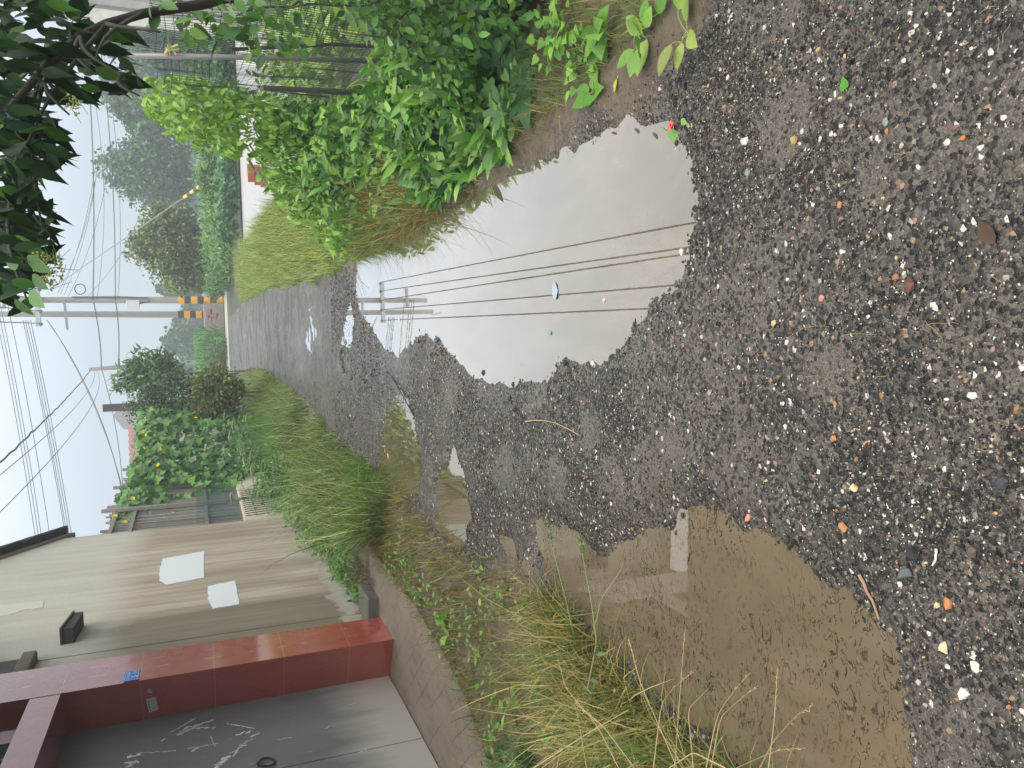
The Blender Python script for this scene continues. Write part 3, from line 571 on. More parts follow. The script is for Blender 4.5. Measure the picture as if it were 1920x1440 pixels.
def patch(pxs, C, name='paint_patch'):
    P = [hl(X, Y, NG+.002) for X, Y in pxs]; P = [np.array([NG+.0015, p[1], p[2]]) for p in P]; out = []
    for a, b_ in zip(P, P[1:]+P[:1]):
        for t in np.arange(0, 1, .2): out.append(a*(1-t)+b_*t+np.array([0, rng.normal(0, .006), rng.normal(0, .004)]))
    return MB().prism(out, (.002, 0, 0), C).build(name, M['paper'], house)
z1 = lambda L: [(.3055*x, 1000+.3055*y) for x, y in L]
patch(z1([(1000, 155), (1250, 110), (1255, 270), (1020, 315), (982, 290), (978, 220)]), (.66, .70, .74))
patch(z1([(1275, 325), (1445, 290), (1468, 435), (1305, 462), (1275, 400)]), (.66, .70, .74))
patch(z1([(-60, 450), (180, 425), (270, 412), (262, 455), (150, 470), (60, 500), (-60, 520)]), (.55, .525, .475))
dk = hl(630, 1015, NG); st = MB(); hb(st, NG-.02, .17, .60, 1.05, -.1, .14, (.10, .095, .075), .012); tag(st.build('step_stone', M['concrete'], house), 'mossy grey stone block at the foot of the wall')
# ------------------------------------------------------------------ utility poles and wires
def pole(name, label, base, top, r0, r1, arms=(), stripes=None, extra=None):
    t = thing(name, label, 'utility pole', base, 'concrete poles at the end of the lane'); base = np.array(base); top = np.array(top)-base
    MB().tube([top*k/6 for k in range(7)], np.linspace(r0, r1, 7), 14, (.30, .28, .255)).build('shaft', M['concrete'], t, True)
    if stripes:
        z0, z1_, n = stripes
        for k in range(n):
            a, b_ = z0+(z1_-z0)*k/n, z0+(z1_-z0)*(k+1)/n; d = top/top[2]
            MB().tube([d*a, d*b_], [r0+.012, r0+.010], 14, (.80, .36, .01) if k % 2 == 0 else (.008, .008, .010)).build('warning_band', M['paint'], t, False)
    return t, top
PB1 = gp(418, 563); PB1 = np.array([5.79, 50.2, 0.]); PB2 = np.array([5.05, 51.6, 0.]); PB3 = np.array([2.25, 52.6, 0.])
t1, top1 = pole('utility_pole', 'thicker grey concrete pole with a white meter box and black yellow bands', PB1, PB1+np.array([.0, 0, 12.7]), .21, .15, stripes=(.02, 2.5, 7))
t2, top2 = pole('utility_pole', 'tan concrete pole rising behind a stone block beside the meter box pole', PB2, PB2+np.array([.12, 0, 13.5]), .21, .15, stripes=(.55, 2.55, 6))
t3, top3 = pole('utility_pole', 'short grey concrete pole standing alone beside the oleander bush', PB3, PB3+np.array([-.32, 0, 7.6]), .17, .12)
MB().box((-.26, -.34, 4.55), (.26, -.22, 5.25), (.62, .62, .62), .02).build('meter_box', M['paint'], t1).location = (-.3, 0, 0)
MB().tube([(-.25, -.28, 4.6), (-.12, -.30, 4.0), (.1, -.26, 4.1), (.16, -.2, 5.6), (.14, -.19, 8.0)], .04, 6, (.03, .03, .03)).build('cable_loop', M['cable'], t1)
ring = MB(); ring.tube([(.58+.29*math.cos(a), -.3, 7.55+.27*math.sin(a)) for a in np.linspace(0, 6.283*2, 40)], .028, 5, (.04, .04, .045)); ring.build('cable_coil', M['cable'], t1)
arm = MB(); arm.box((-1.5, -.30, 9.55), (1.15, -.14, 9.80), (.45, .46, .46)); A1 = arm.build('crossarm', M['metal'], t1)
arm = MB(); arm.box((-1.2, -.32, 8.30), (.4, -.2, 8.42), (.30, .30, .30)); arm.build('lower_crossarm', M['metal'], t1).rotation_euler = (0, -.06, 0)
arm = MB(); arm.box((-.5, -.32, 11.2), (.75, -.18, 11.35), (.3, .3, .3)); arm.build('upper_crossarm', M['metal'], t1)
for x in (-1.35, -.65, -.1, .55, 1.05):
    ins = MB(); ins.tube([(x, -.30, 9.60), (x-.05, -.55, 9.5), (x-.05, -.75, 9.42)], [.06, .10, .05], 8, (.05, .05, .055)); ins.build('insulator', M['metal'], t1)
tp = MB(); tp.tube([(-.1, 0, 13.4), (.05, 0, 14.1)], .035, 6, (.3, .3, .3)); tp.build('top_pin', M['metal'], t2)
br = MB(); br.box((-.28, -.24, 5.9), (.28, -.14, 6.0), (.1, .1, .1)); br.build('bracket', M['metal'], t3); br = MB(); br.box((-.22, -.24, 4.9), (.24, -.14, 5.05), (.1, .1, .1)); br.box((-.1, -.35, 4.6), (.2, -.15, 4.9), (.12, .12, .12)); br.build('bracket', M['metal'], t3)
blk = thing('stone_block', 'low stone block daubed with faded red paint in front of the poles', 'stone block', (4.75, 50.4, 0))
MB().box((-.85, -.4, -.05), (.85, .5, 1.12), (.27, .23, .20), .04).build('block', M['concrete'], blk)
bl = MB()
for k in range(26): 
    x, z = rng.uniform(-.45, .35), rng.uniform(.25, .95); bl.box((x, -.404, z), (x+rng.uniform(.12, .3), -.4015, z+rng.uniform(.05, .1)), (.40, .15, .14))
bl.build('red_paint', M['paint'], blk)
wire_n = 0
def wire(a, b_, sag, r, label, name='overhead_wire', c=(.05, .055, .06), group=None, wob=0.0, n=26):
    a, b_ = np.array(a, float), np.array(b_, float); t = np.linspace(0, 1, n)[:, None]; P = a*(1-t)+b_*t; P[:, 2] -= (4*t*(1-t))[:, 0]*sag
    if wob: P += rng.normal(0, wob, P.shape)
    return _w(P, r, c, name, label, group)
def _w(P, r, c, name, label, group):
    o = MB().tube(P-P[0], r, 4, c).build(name, M['cable']); o.location = P[0]; return tag(o, label, 'wire', group)
G1 = 'service wires running over the lane towards the camera'
for k, (x0, q) in enumerate(((6.85, (3.59, 15.47)), (6.3, (3.05, 15.62)), (5.7, (2.92, 15.85)), (5.1, (2.24, 16.24)), (4.42, (1.87, 18.31)))):
    a = np.array([x0, 49.5, 9.45]); b_ = np.array([q[0], q[1], 9.3]); e = a+(b_-a)*((49.5+14)/(49.5-q[1])); e[2] = 9.6
    wire(a, e, .25, .024, 'straight overhead wire from the crossarm, mirrored as a dark line in the big puddle', group=G1)
G2 = 'power lines leaving the pole tops past the plastered house'
for k, (xa, ya, xb, yb) in enumerate(((-14, 560, 57, 1008), (-8, 560, 63, 1008), (-2, 560, 69, 1010), (12, 560, 85, 1010))):
    wire(at(xa, ya, 50), at(xb, yb, 50)+(at(xb, yb, 50)-at(xa, ya, 50))*.6, .25, .018, 'uppermost bundle of parallel power lines from the twin poles to beyond the house roof', group=G2)
G3 = 'second tier of lines below the power lines'
for k, (xa, ya, xb, yb) in enumerate(((43, 600, 113, 990), (47, 600, 116, 990), (52, 600, 121, 994), (57, 600, 126, 998))):
    wire(at(xa, ya, 50), at(xb, yb, 50)+(at(xb, yb, 50)-at(xa, ya, 50))*.6, .2, .018, 'lower bundle of parallel lines from the twin poles to beyond the house eave', group=G3)
wire(at(172, 690, 52.5), at(-40, 905, 15), .15, .022, 'thick twisted black cable rising from the short pole over the house', 'twisted_cable', (.03, .03, .03), wob=.012, n=60)
wire(at(176, 690, 52.5), at(-30, 915, 15.2), .55, .010, 'slack thin line hanging beside the twisted cable')
wire(at(180, 692, 52.5), at(-30, 990, 14), .7, .010, 'lowest slack service line from the short pole over the house')
wire(at(88, 600, 50), at(232, 935, 40), .5, .022, 'dark line slanting down from the crossarm behind the red roof')
wire(at(96, 610, 50), at(236, 940, 44), .4, .012, 'thin line running under the slanting dark line from the crossarm')
wire(at(165, 120, 48), at(174, 560, 50), .15, .03, 'thick horizontal cable from the meter box pole towards the hazy trees', c=(.06, .07, .07))
wire(at(174, 560, 50), at(190, 690, 52.4), .1, .03, 'thick cable strung between the meter box pole and the short pole', c=(.06, .07, .07))
wire(at(190, 690, 52.4), at(232, 980, 48), .3, .02, 'cable running from the short pole behind the lattice vines')
wire(at(190, 100, 48), at(216, 560, 50), .2, .026, 'lower horizontal cable from the poles across the hazy trees', c=(.07, .08, .08))
wire(at(216, 560, 50), at(222, 685, 52.4), .1, .03, 'lower cable strung between the meter box pole and the short pole', c=(.07, .08, .08))
wire(at(194, 100, 48), at(221, 560, 50), .4, .014, 'thin line hugging the lower horizontal cable')
wire(at(160, 100, 48), at(182, 560, 50), .6, .012, 'thin slack line between the two horizontal cables')
G4 = 'fine service lines fanning from the pole towards the trees'
for (xa, ya, xb, yb) in ((108, 550, 178, 340), (113, 552, 180, 300), (120, 554, 184, 300), (128, 556, 200, 330)):
    wire(at(xa, ya, 50), at(xb, yb, 42), .25, .011, 'fine grey service line fanning out from the meter box pole', group=G4)
wire(at(160, 560, 50), at(265, 390, 44), .4, .010, 'fine drop line from the pole to the top of the round tree')
gw = thing('guy_wire', 'slanting steel guy wire with a black and yellow sleeve by the hedge', 'guy wire', at(392, 338, 31))
g0 = at(392, 338, 31); ga = at(104, 536, 49.8); gd = (ga-g0)
MB().tube([gd*0-np.array([0, 0, .9])-gd*.02, gd*0, gd], .022, 5, (.20, .21, .19)).build('cable', M['cable'], gw)
for k in range(7): MB().tube([gd*(.004+k*.0155), gd*(.004+(k+1)*.0155)], .062, 8, (.78, .45, .03) if k % 2 == 0 else (.02, .02, .02)).build('sleeve_band', M['paint'], gw)
# ------------------------------------------------------------------ leaves, grass, plants
def lt(outline, mid, fold=.10, droop=.10):
    """leaf template: outline points (x, y) of one half from base to tip, midrib stations mid; unit length, folded along the midrib"""
    n = len(outline); k = len(mid); V = [(0, y, -droop*y*y) for y in mid]
    for sg in (1, -1): V += [(sg*x, y, abs(x)*fold*2-droop*max(y, 0)**2) for x, y in outline]
    T = []
    for side in (0, 1):
        o = [0]+[k+side*n+i for i in range(n)]+[k-1]; m = list(range(k)); i = j = 0
        while i < len(o)-1 or j < k-1:
            if j >= k-1 or (i < len(o)-1 and (i+1)/(len(o)-1) <= (j+1)/(k-1)): tr = (m[j], o[i], o[i+1]); i += 1
            else: tr = (m[j], o[i], m[j+1]); j += 1
            if len(set(tr)) == 3: T.append(tr if side == 0 else (tr[0], tr[2], tr[1]))
    return np.array(V, float), np.array(T)
LT = {
 'oval': lt([(.17, .16), (.255, .40), (.23, .62), (.12, .84)], (0, .2, .45, .7, 1)),
 'long': lt([(.10, .15), (.15, .38), (.13, .62), (.07, .83)], (0, .2, .45, .7, 1), .12, .22),
 'acum': lt([(.13, .14), (.20, .34), (.17, .56), (.075, .78), (.025, .91)], (0, .2, .45, .7, 1), .14, .22),
 'lance': lt([(.05, .15), (.075, .4), (.06, .7)], (0, .3, .6, 1), .1, .25),
 'heart': lt([(.20, -.13), (.38, .0), (.40, .22), (.28, .50), (.12, .78)], (0, .12, .35, .65, 1), .10, .12),
 'lobed': lt([(.16, -.10), (.34, -.08), (.40, .10), (.30, .16), (.54, .34), (.50, .46), (.28, .44), (.20, .62), (.10, .84)], (0, .1, .3, .5, 1), .08, .12),
 'clump': lt([(.30, .18), (.42, .5), (.26, .85)], (0, .5, 1), .18, .1)}
def unit(v): return v/(np.linalg.norm(v, axis=-1, keepdims=True)+1e-12)
def leaves(P, D, N, S, kind, C, mb_c=None):
    tv, tt = LT[kind]; D = unit(D); X = unit(np.cross(D, N)); Z = np.cross(X, D); S = np.asarray(S)[:, None, None]
    V = P[:, None]+S*(tv[None, :, 0:1]*X[:, None]+tv[None, :, 1:2]*D[:, None]+tv[None, :, 2:3]*Z[:, None])
    k = len(tv); T = (np.arange(len(P))[:, None, None]*k+tt[None]).reshape(-1, 3)
    return V.reshape(-1, 3), T, np.repeat(np.broadcast_to(C, (len(P), 3)), k, 0)
def rdir(n, up=.0, sp=1.0): v = rng.standard_normal((n, 3))*sp; v[:, 2] += up; return unit(v)
def jit(base, n, v=.25, h=.12):
    b = np.array(base); m = rng.uniform(1-v, 1+v, (n, 1)); return np.clip(b*m*(1+h*rng.standard_normal((n, 3))*np.array([1, .4, 1])), .004, 1)
def palette(n, *cols_w):
    cs = np.array([c for c, _ in cols_w]); p = np.array([w_ for _, w_ in cols_w], float); p /= p.sum(); return cs[rng.choice(len(cs), n, p=p)]*rng.uniform(.75, 1.3, (n, 1))
def leafobj(name, P, D, N, S, kind, C, mat, parent=None, off=None, smooth=True):
    V, T, c = leaves(P, D, N, S, kind, C); V = V-np.asarray(off) if off is not None else V
    return mk(name, V, T, mat, parent, c, smooth)
def blades(P, L, W, lean, curl, az, C, seg=4, tip=None):
    """curved grass blades: P base points; returns verts, quads(+tip tris as quads collapsed), colours"""
    n = len(P); t = np.linspace(0, 1, seg+1); th = lean[:, None]+curl[:, None]*t[None]
    dx = np.sin(th); dz = np.cos(th); st = (L/seg)[:, None]
    r = np.concatenate([np.zeros((n, 1)), np.cumsum(dx[:, :-1]*st, 1)], 1); z = np.concatenate([np.zeros((n, 1)), np.cumsum(dz[:, :-1]*st, 1)], 1)
    ca, sa = np.cos(az)[:, None], np.sin(az)[:, None]; cx = P[:, 0:1]+r*ca; cy = P[:, 1:2]+r*sa; cz = P[:, 2:3]+np.maximum(z, .004)
    wd = W[:, None]*(1-t[None]**1.6)*.5+.0002; ox, oy = -sa*wd, ca*wd
    V = np.stack([np.stack([cx-ox, cy-oy, cz], -1), np.stack([cx+ox, cy+oy, cz], -1)], 2).reshape(n, -1, 3)
    k = 2*(seg+1); i = np.arange(seg)*2; q = np.stack([i, i+1, i+3, i+2], -1); Q = (np.arange(n)[:, None, None]*k+q[None]).reshape(-1, 4)
    c = np.repeat(np.broadcast_to(C, (n, 3))[:, None], k, 1)
    if tip is not None: tt = np.repeat(t, 2)[None, :, None]; c = c*(1-tt)+tip[:, None]*tt if np.ndim(tip) == 2 else c*(1-tt)+np.array(tip)[None, None]*tt
    return V.reshape(-1, 3), Q, c.reshape(-1, 3)
def gz(x, y): return ground_h(x, y)[0]
GREEN, LGREEN, OLIVE, DRY, RUST, DGREEN = (.075, .155, .028), (.15, .25, .05), (.13, .135, .035), (.34, .27, .12), (.22, .12, .05), (.03, .075, .022)
def grass_stuff(name, label, x, y, L0, sp, cols, W=.004, lean=.35, curl=.9, z=None, seg=4, tipc=None):
    n = len(x); zz = gz(x, y) if z is None else np.full(n, z); L = L0*np.exp(rng.normal(0, sp, n)); C = palette(n, *cols)
    V, Q, c = blades(np.column_stack([x, y, zz-.004]), L, W*rng.uniform(.6, 1.4, n), np.abs(rng.normal(0, lean, n)), rng.normal(curl, .4, n), rng.uniform(0, 6.283, n), C, seg, None)
    return tag(mk(name, V, Q, M['grass'], col=c, smooth=True), label, 'grass', kind='stuff')
def verge_left():
    # low wiry olive and rust grass from the near edge to the end of the driveway
    n = 11500; y = rng.uniform(1.9, 7.4, n); inner = np.interp(y, [1.9, 4.2, 4.7, 5.8, 7.4], [-3.2, -2.25, -1.98, -1.72, -1.56]); u = rng.random(n)
    x = inner+(EL(y)+.03-inner)*u+rng.normal(0, .03, n); k = vn(x, y, .35, 31)+.6*vn(x, y, .12, 32) > -.75; x, y = x[k], y[k]
    L0 = np.interp(y, [1.9, 3.2, 5, 7.4], [.10, .10, .085, .11])
    grass_stuff('verge_grass', 'short wiry olive and rust grass along the driveway side of the lane', x, y, L0, .4, (((.09, .095, .025), 3), ((.16, .17, .05), 2.2), ((.24, .165, .07), 2.4), ((.18, .085, .04), 2.2), ((.06, .11, .02), 1.8), ((.36, .30, .15), .6)), .0042, .75, 1.2)
    n = 1500; y = rng.uniform(2.0, 7.2, n); x = np.interp(y, [1.9, 4.2, 4.7, 5.8, 7.4], [-2.9, -2.2, -1.95, -1.70, -1.54]); x = x+(EL(y)-x)*rng.random(n); k = vn(x, y, .30, 38) > .12; x, y = x[k], y[k]; n = len(x); P = np.column_stack([x, y, gz(x, y)+rng.uniform(.02, .10, n)])
    o = leafobj('creeping_weeds', P, unit(rng.standard_normal((n, 3))*np.array([1, 1, .4])), unit(np.array([0, -.3, 1.])+.4*rng.standard_normal((n, 3))), rng.uniform(.018, .05, n), 'oval', palette(n, ((.07, .16, .03), 3), ((.12, .22, .045), 2), ((.19, .24, .07), 1)), M['leaf']); tag(o, 'small leafy weeds creeping through the wiry grass beside the driveway', 'weeds', kind='stuff')
    # nearest tangle of straw and leaves
    n = 4600; y = rng.uniform(1.7, 3.4, n); x = np.minimum(EL(y)-np.abs(rng.normal(.0, .30, n)), EL(y)+.02); 
    grass_stuff('dry_grass', 'tangled straw coloured grass leaning over the muddy puddle bank', x, y, .20, .45, ((DRY, 2.4), ((.40, .32, .15), 1.2), ((.22, .15, .06), 2), (OLIVE, 2), ((.05, .11, .025), 2.4)), .0045, .6, 1.2)
    # long soft grass in front of the plastered house
    for nm, lab, n, cols, W, k0 in (('long_grass', 'long soft green grass in front of the plastered house', 15000, (((.045, .085, .02), 2.6), ((.085, .14, .035), 2.6), ((.14, .19, .06), 1.6), ((.17, .15, .06), 1.4)), .0075, 1.0), ('grass_tips', 'pale seeding grass tips over the long grass by the plastered house', 3600, (((.34, .36, .18), 2), ((.24, .30, .12), 2.4), ((.42, .37, .21), 1.6)), .0065, 1.3)):
        y = 6.75+rng.random(n)**1.2*17; u = rng.random(n)**.8; wd = np.interp(y, [6.75, 7.4, 8, 10, 14, 24], [.45, .75, .85, .95, .8, .5])
        x = EL(y)+.06-u*wd+.05*vn(y, y*0, .6, 33); u2 = (EL(y)-x)/wd
        L0 = np.interp(u2, [0, .25, 1], [.12, .27, .40])*np.interp(y, [6.75, 8, 11, 24], [.8, 1.05, 1.05, .9])*np.clip(1+.9*vn(x, y, .45, 34)+.3*vn(x, y, .15, 37), .25, 2.0)*k0
        grass_stuff(nm, lab, x, y, L0, .32, cols, W, .5, 1.1, seg=5)
    n = 700; y = rng.normal(7.35, .22, n); x = EL(y)-.12+rng.normal(0, .09, n)
    grass_stuff('grass_tuft', 'bright green grass tuft at the tip of the puddle by the house', x, y, .26, .25, (((.07, .16, .02), 3), ((.12, .22, .03), 2)), .006, .5, .9)
    n = 420; s = rng.uniform(.75, 1.9, n); P = HO[None]+EN[None]*rng.uniform(.02, .30, n)[:, None]+ES[None]*s[:, None]
    grass_stuff('twig_heap', 'heap of dead brown twigs against the foot of the plastered wall', P[:, 0], P[:, 1], .16, .4, (((.10, .065, .045), 3), ((.17, .12, .085), 2)), .005, 1.1, .6, z=.05)
verge_left()
def verge_right():
    n = 21000; y = 6.3+rng.random(n)**1.35*22; wd = np.interp(y, [6.3, 8, 12, 17, 28], [.75, 1.2, 1.65, 1.6, 1.7]); u = rng.random(n); x = ER(y)-.06+u*wd+.06*vn(y, y*0, .5, 35)
    L0 = np.interp(u, [0, .2, 1], [.14, .24, .30])*(1+.4*vn(x, y, .6, 36))
    grass_stuff('verge_grass', 'yellow green meadow grass on the bank between the lane and the pale yard', x, y, L0, .28, (((.12, .20, .04), 2.2), ((.24, .27, .07), 2.2), ((.36, .31, .13), 1.4), ((.06, .12, .02), 1.6), ((.33, .36, .15), 1.5)), .008, .55, 1.0)
    n = 3800; y = rng.uniform(4.9, 7.4, n); x = ER(y)+rng.uniform(-.02, .6, n)
    grass_stuff('dry_grass', 'bronze bent grass hanging at the end of the big puddle under the vines', x, y, .32, .3, ((OLIVE, 2), ((.27, .19, .07), 2.2), ((.08, .14, .03), 2.6), ((.20, .12, .05), 1.4), ((.36, .30, .14), .9)), .0055, .75, 1.1)
    n = 5200; y = rng.uniform(1.85, 4.6, n); x = ER(y)+.02+np.abs(rng.normal(0, .32, n))
    grass_stuff('short_grass', 'short matted grass growing beside the dock leaves', x, y, .075, .4, ((OLIVE, 2), (GREEN, 2.2), ((.2, .16, .07), 1.5)), .003, .8, 1.1)
    n = 260; y = rng.uniform(2.9, 6.2, n); x = ER(y)+rng.uniform(-.04, .05, n)
    grass_stuff('roots', 'brown rootlets and dead stems hanging on the mud bank of the big puddle', x, y, .12, .4, ((RUST, 2), (DRY, 2)), .003, 1.0, 1.2)
verge_right()
def inpoly(n, poly):
    poly = np.array(poly, float); lo, hi = poly.min(0), poly.max(0); out = np.zeros((0, 2))
    while len(out) < n:
        q = lo+(hi-lo)*rng.random((n*2, 2)); out = np.concatenate([out, q[sdist(q[:, 0], q[:, 1], poly) > 0]])
    return out[:n]
def vol(n, poly, depth, thick):
    """n points in the body whose silhouette is poly; depth(X, Y) or a number gives its distance down the lane"""
    q = inpoly(n, poly); d = fwd[None]*F+RT[None]*((1440-q[:, 1])-720)[:, None]-UP[None]*(q[:, 0]-960)[:, None]
    y = (depth(q[:, 0], q[:, 1]) if callable(depth) else np.full(n, float(depth)))+rng.uniform(-thick, thick, n)
    return CPOS+d*(y/d[:, 1])[:, None]
def stems(mb, P0, P1, r, C, sag=.1, k=4, sides=4):
    P0, P1 = np.array(P0, float), np.array(P1, float); nodes = [P0[0]*np.array([1, 1, 0.])]     # every shoot springs from the nearest older one
    for b_ in P1[np.argsort(np.linalg.norm(P1-nodes[0], axis=1))]:
        a = nodes[int(np.argmin([np.linalg.norm(q-b_) for q in nodes]))]; nodes.append(b_); t = np.linspace(0, 1, k)[:, None]; q = a*(1-t)+b_*t; q[:, :2] += (rng.normal(0, sag*.3, 2))*(4*t*(1-t)); q[:, 2] += sag*(4*t*(1-t))[:, 0]
        mb.tube(q, np.linspace(r, r*.5, k), sides, C, False)
    return mb
# ---- the vine mass on the fence side
def vines():
    root = np.array([2.05, 6.9, 0]); t = thing('climbing_vine', 'bright green vine heaped over the end of the net fence', 'vine', root)
    P = vol(5600, [(640,482),(560,432),(510,372),(482,305),(400,288),(330,262),(262,205),(266,150),(330,140),(430,158),(520,190),(600,195),(680,215),(660,330),(655,440)], lambda X, Y: 6.95+.0*X, .38)
    P = P[rng.random(len(P)) < np.clip(.72+.8*vn(P[:, 0]*3, P[:, 2]*3, .5, 45), .15, 1)]
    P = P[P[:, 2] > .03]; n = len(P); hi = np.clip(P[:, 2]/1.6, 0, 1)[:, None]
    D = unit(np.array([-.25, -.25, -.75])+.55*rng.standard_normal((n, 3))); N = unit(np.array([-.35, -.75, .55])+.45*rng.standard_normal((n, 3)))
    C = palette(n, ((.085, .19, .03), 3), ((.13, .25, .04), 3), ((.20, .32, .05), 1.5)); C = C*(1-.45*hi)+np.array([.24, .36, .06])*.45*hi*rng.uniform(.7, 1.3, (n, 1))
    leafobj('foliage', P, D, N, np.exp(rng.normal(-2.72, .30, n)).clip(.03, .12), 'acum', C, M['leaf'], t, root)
    q = P[rng.integers(0, n, 90)]; mb = stems(MB(), np.column_stack([q[:, 0]+rng.normal(0, .2, 90), q[:, 1], q[:, 2]*.3]), q, .003, (.10, .13, .04), .05); mb.build('stem', M['stem'], t, off=root)
    # low mass along the big puddle
    root = np.array([1.6, 5.0, 0]); t = thing('ground_vine', 'leafy green vine mass sprawling between the net fence and the big puddle', 'vine', root)
    n = 9800; y = 3.55+3.6*rng.random(n); u = rng.random(n); x = ER(y)+.02+u*np.interp(y, [3.5, 5, 7], [.75, .85, 1.15])+.05*vn(y, u, .2, 40)
    top = np.interp(y, [3.5, 4.2, 5.0, 6.2, 7.1], [.34, .36, .34, .55, .85])*ss(-.25, .55, u)*(1+.5*vn(x, y, .28, 41)); z = .01+np.maximum(top, .05)*rng.random(n)**.7
    kk = ~((y > 4.9) & (x < ER(y)+.42-.1*np.abs(y-6)) & (rng.random(n) < .86)); x, y, z = x[kk], y[kk], z[kk]; n = len(x)
    P = np.column_stack([x, y, z]); D = unit(np.array([-.45, -.35, -.35])+.65*rng.standard_normal((n, 3))); N = unit(np.array([-.3, -.5, .8])+.45*rng.standard_normal((n, 3)))
    C = palette(n, ((.06, .15, .025), 3), ((.10, .22, .035), 3), ((.18, .31, .05), 2.2), ((.028, .08, .02), 1.6))
    h = rng.random(n) < .72
    leafobj('foliage', P[h], D[h], N[h], np.exp(rng.normal(-3.05, .33, h.sum())).clip(.022, .11), 'heart', C[h], M['leaf'], t, root)
    leafobj('narrow_foliage', P[~h], unit(D[~h]+np.array([0, 0, .9])), N[~h], rng.uniform(.08, .16, (~h).sum()), 'long', C[~h]*np.array([1, 1.0, 1.3]), M['leaf'], t, root)
    q = P[rng.integers(0, n, 120)]; stems(MB(), q*np.array([1, 1, .2])+rng.normal(0, .08, (120, 3))*np.array([1, 1, 0]), q+np.array([-.02, -.02, .03]), .0028, (.12, .15, .05), .04).build('stem', M['stem'], t, off=root)
    # big dark lobed leaves
    root = np.array([1.5, 3.6, 0]); t = thing('hop_vine', 'dark blue green vine with large lobed leaves beside the sapling', 'vine', root)
    P = vol(190, [(815, 105), (840, 90), (960, 70), (1005, 130), (1000, 200), (940, 215), (850, 190)], lambda X, Y: np.interp(X, [800, 1010], [4.1, 3.35]), .18); P = P[P[:, 2] > .03]; n = len(P)
    leafobj('foliage', P, unit(np.array([-.5, -.4, -.5])+.5*rng.standard_normal((n, 3))), unit(np.array([-.3, -.6, .8])+.3*rng.standard_normal((n, 3))), rng.uniform(.10, .17, n), 'lobed', palette(n, ((.04, .11, .04), 3), ((.06, .14, .045), 2), ((.075, .165, .05), 1)), M['leaf'], t, root)
    stems(MB(), P[:40]*np.array([1, 1, .1]), P[:40], .0035, (.08, .12, .05), .03).build('stem', M['stem'], t, off=root)
vines()
def broadplant(name, label, cat, px, n, size, kind, cols, height=.15, spread=.5, group=None, lean=(0, 0), z0=None):
    b_ = gp(*px); b_[2] = float(gz(np.array([b_[0]]), np.array([b_[1]]))[0]) if z0 is None else z0
    t = thing(name, label, cat, b_, group); az = rng.uniform(0, 6.283, n); up = rng.uniform(.15, 1.0, n)
    D = unit(np.stack([np.cos(az)+lean[0], np.sin(az)+lean[1], .25+up*.6], 1)); r = rng.uniform(.1, 1, n)[:, None]
    P = np.stack([np.cos(az), np.sin(az), az*0], 1)*r*spread*size*.6+np.stack([az*0+lean[0]*size*r[:, 0], az*0+lean[1]*size*r[:, 0], height*up], 1)
    N = unit(np.array([-.1, -.3, 1.])+.35*rng.standard_normal((n, 3)))
    leafobj('foliage', P, unit(D*np.array([1, 1, .5])), N, size*rng.uniform(.6, 1.15, n), kind, palette(n, *cols), M['leaf'], t)
    k = min(n, 14); stems(MB(), np.zeros((k, 3)), P[:k], .0026, np.array(cols[0][0])*1.3, .01).build('stem', M['stem'], t); return t
G_ = (((.10, .22, .04), 3), ((.16, .29, .055), 2)); GD = (((.045, .115, .035), 3), ((.07, .15, .04), 2)); GY = (((.16, .23, .05), 3), ((.22, .25, .08), 2))
broadplant('dock_plant', 'broad leaved dock with pale veined leaves at the near end of the grass bank', 'plant', (1235, 70), 9, .12, 'oval', GY[:1]+G_, .05, 1.2)
broadplant('dock_plant', 'single yellowing dock stalk nearest the bare gravel on the fence bank', 'plant', (1310, 55), 5, .09, 'oval', GY, .08, 1.0)
broadplant('heart_leaf_plant', 'plant with large heart shaped leaves growing through the matted grass', 'plant', (1150, 65), 9, .10, 'heart', G_, .06, 1.0)
broadplant('heart_leaf_plant', 'patch of small heart leaves beneath the earth bank', 'plant', (1080, 60), 46, .055, 'heart', G_, .12, 4.5)
broadplant('heart_leaf_plant', 'heart leaved seedlings spreading down the bank towards the mud', 'plant', (1110, 120), 28, .05, 'heart', G_, .06, 4.0)
broadplant('heart_leaf_plant', 'trailing sprig with three arrow shaped leaves lying on the bare mud', 'plant', (1130, 175), 7, .08, 'heart', (((.10, .24, .03), 3), ((.15, .29, .04), 1)), .015, 1.6)
broadplant('oval_leaf_sapling', 'young sapling with glossy oval leaves leaning over the mud by the puddle', 'sapling', (985, 215), 22, .085, 'oval', G_+GD, .16, 2.4, lean=(-.35, -.15))
broadplant('seedling', 'lone seedling with thin leaves at the mud bank', 'plant', (1000, 165), 12, .06, 'oval', G_, .10, 2.2)
broadplant('reed_tuft', 'tuft of pale broad grass leaves sticking out over the vines', 'plant', (930, 175), 12, .24, 'lance', (((.14, .22, .10), 3), ((.2, .27, .13), 1)), .18, .8)
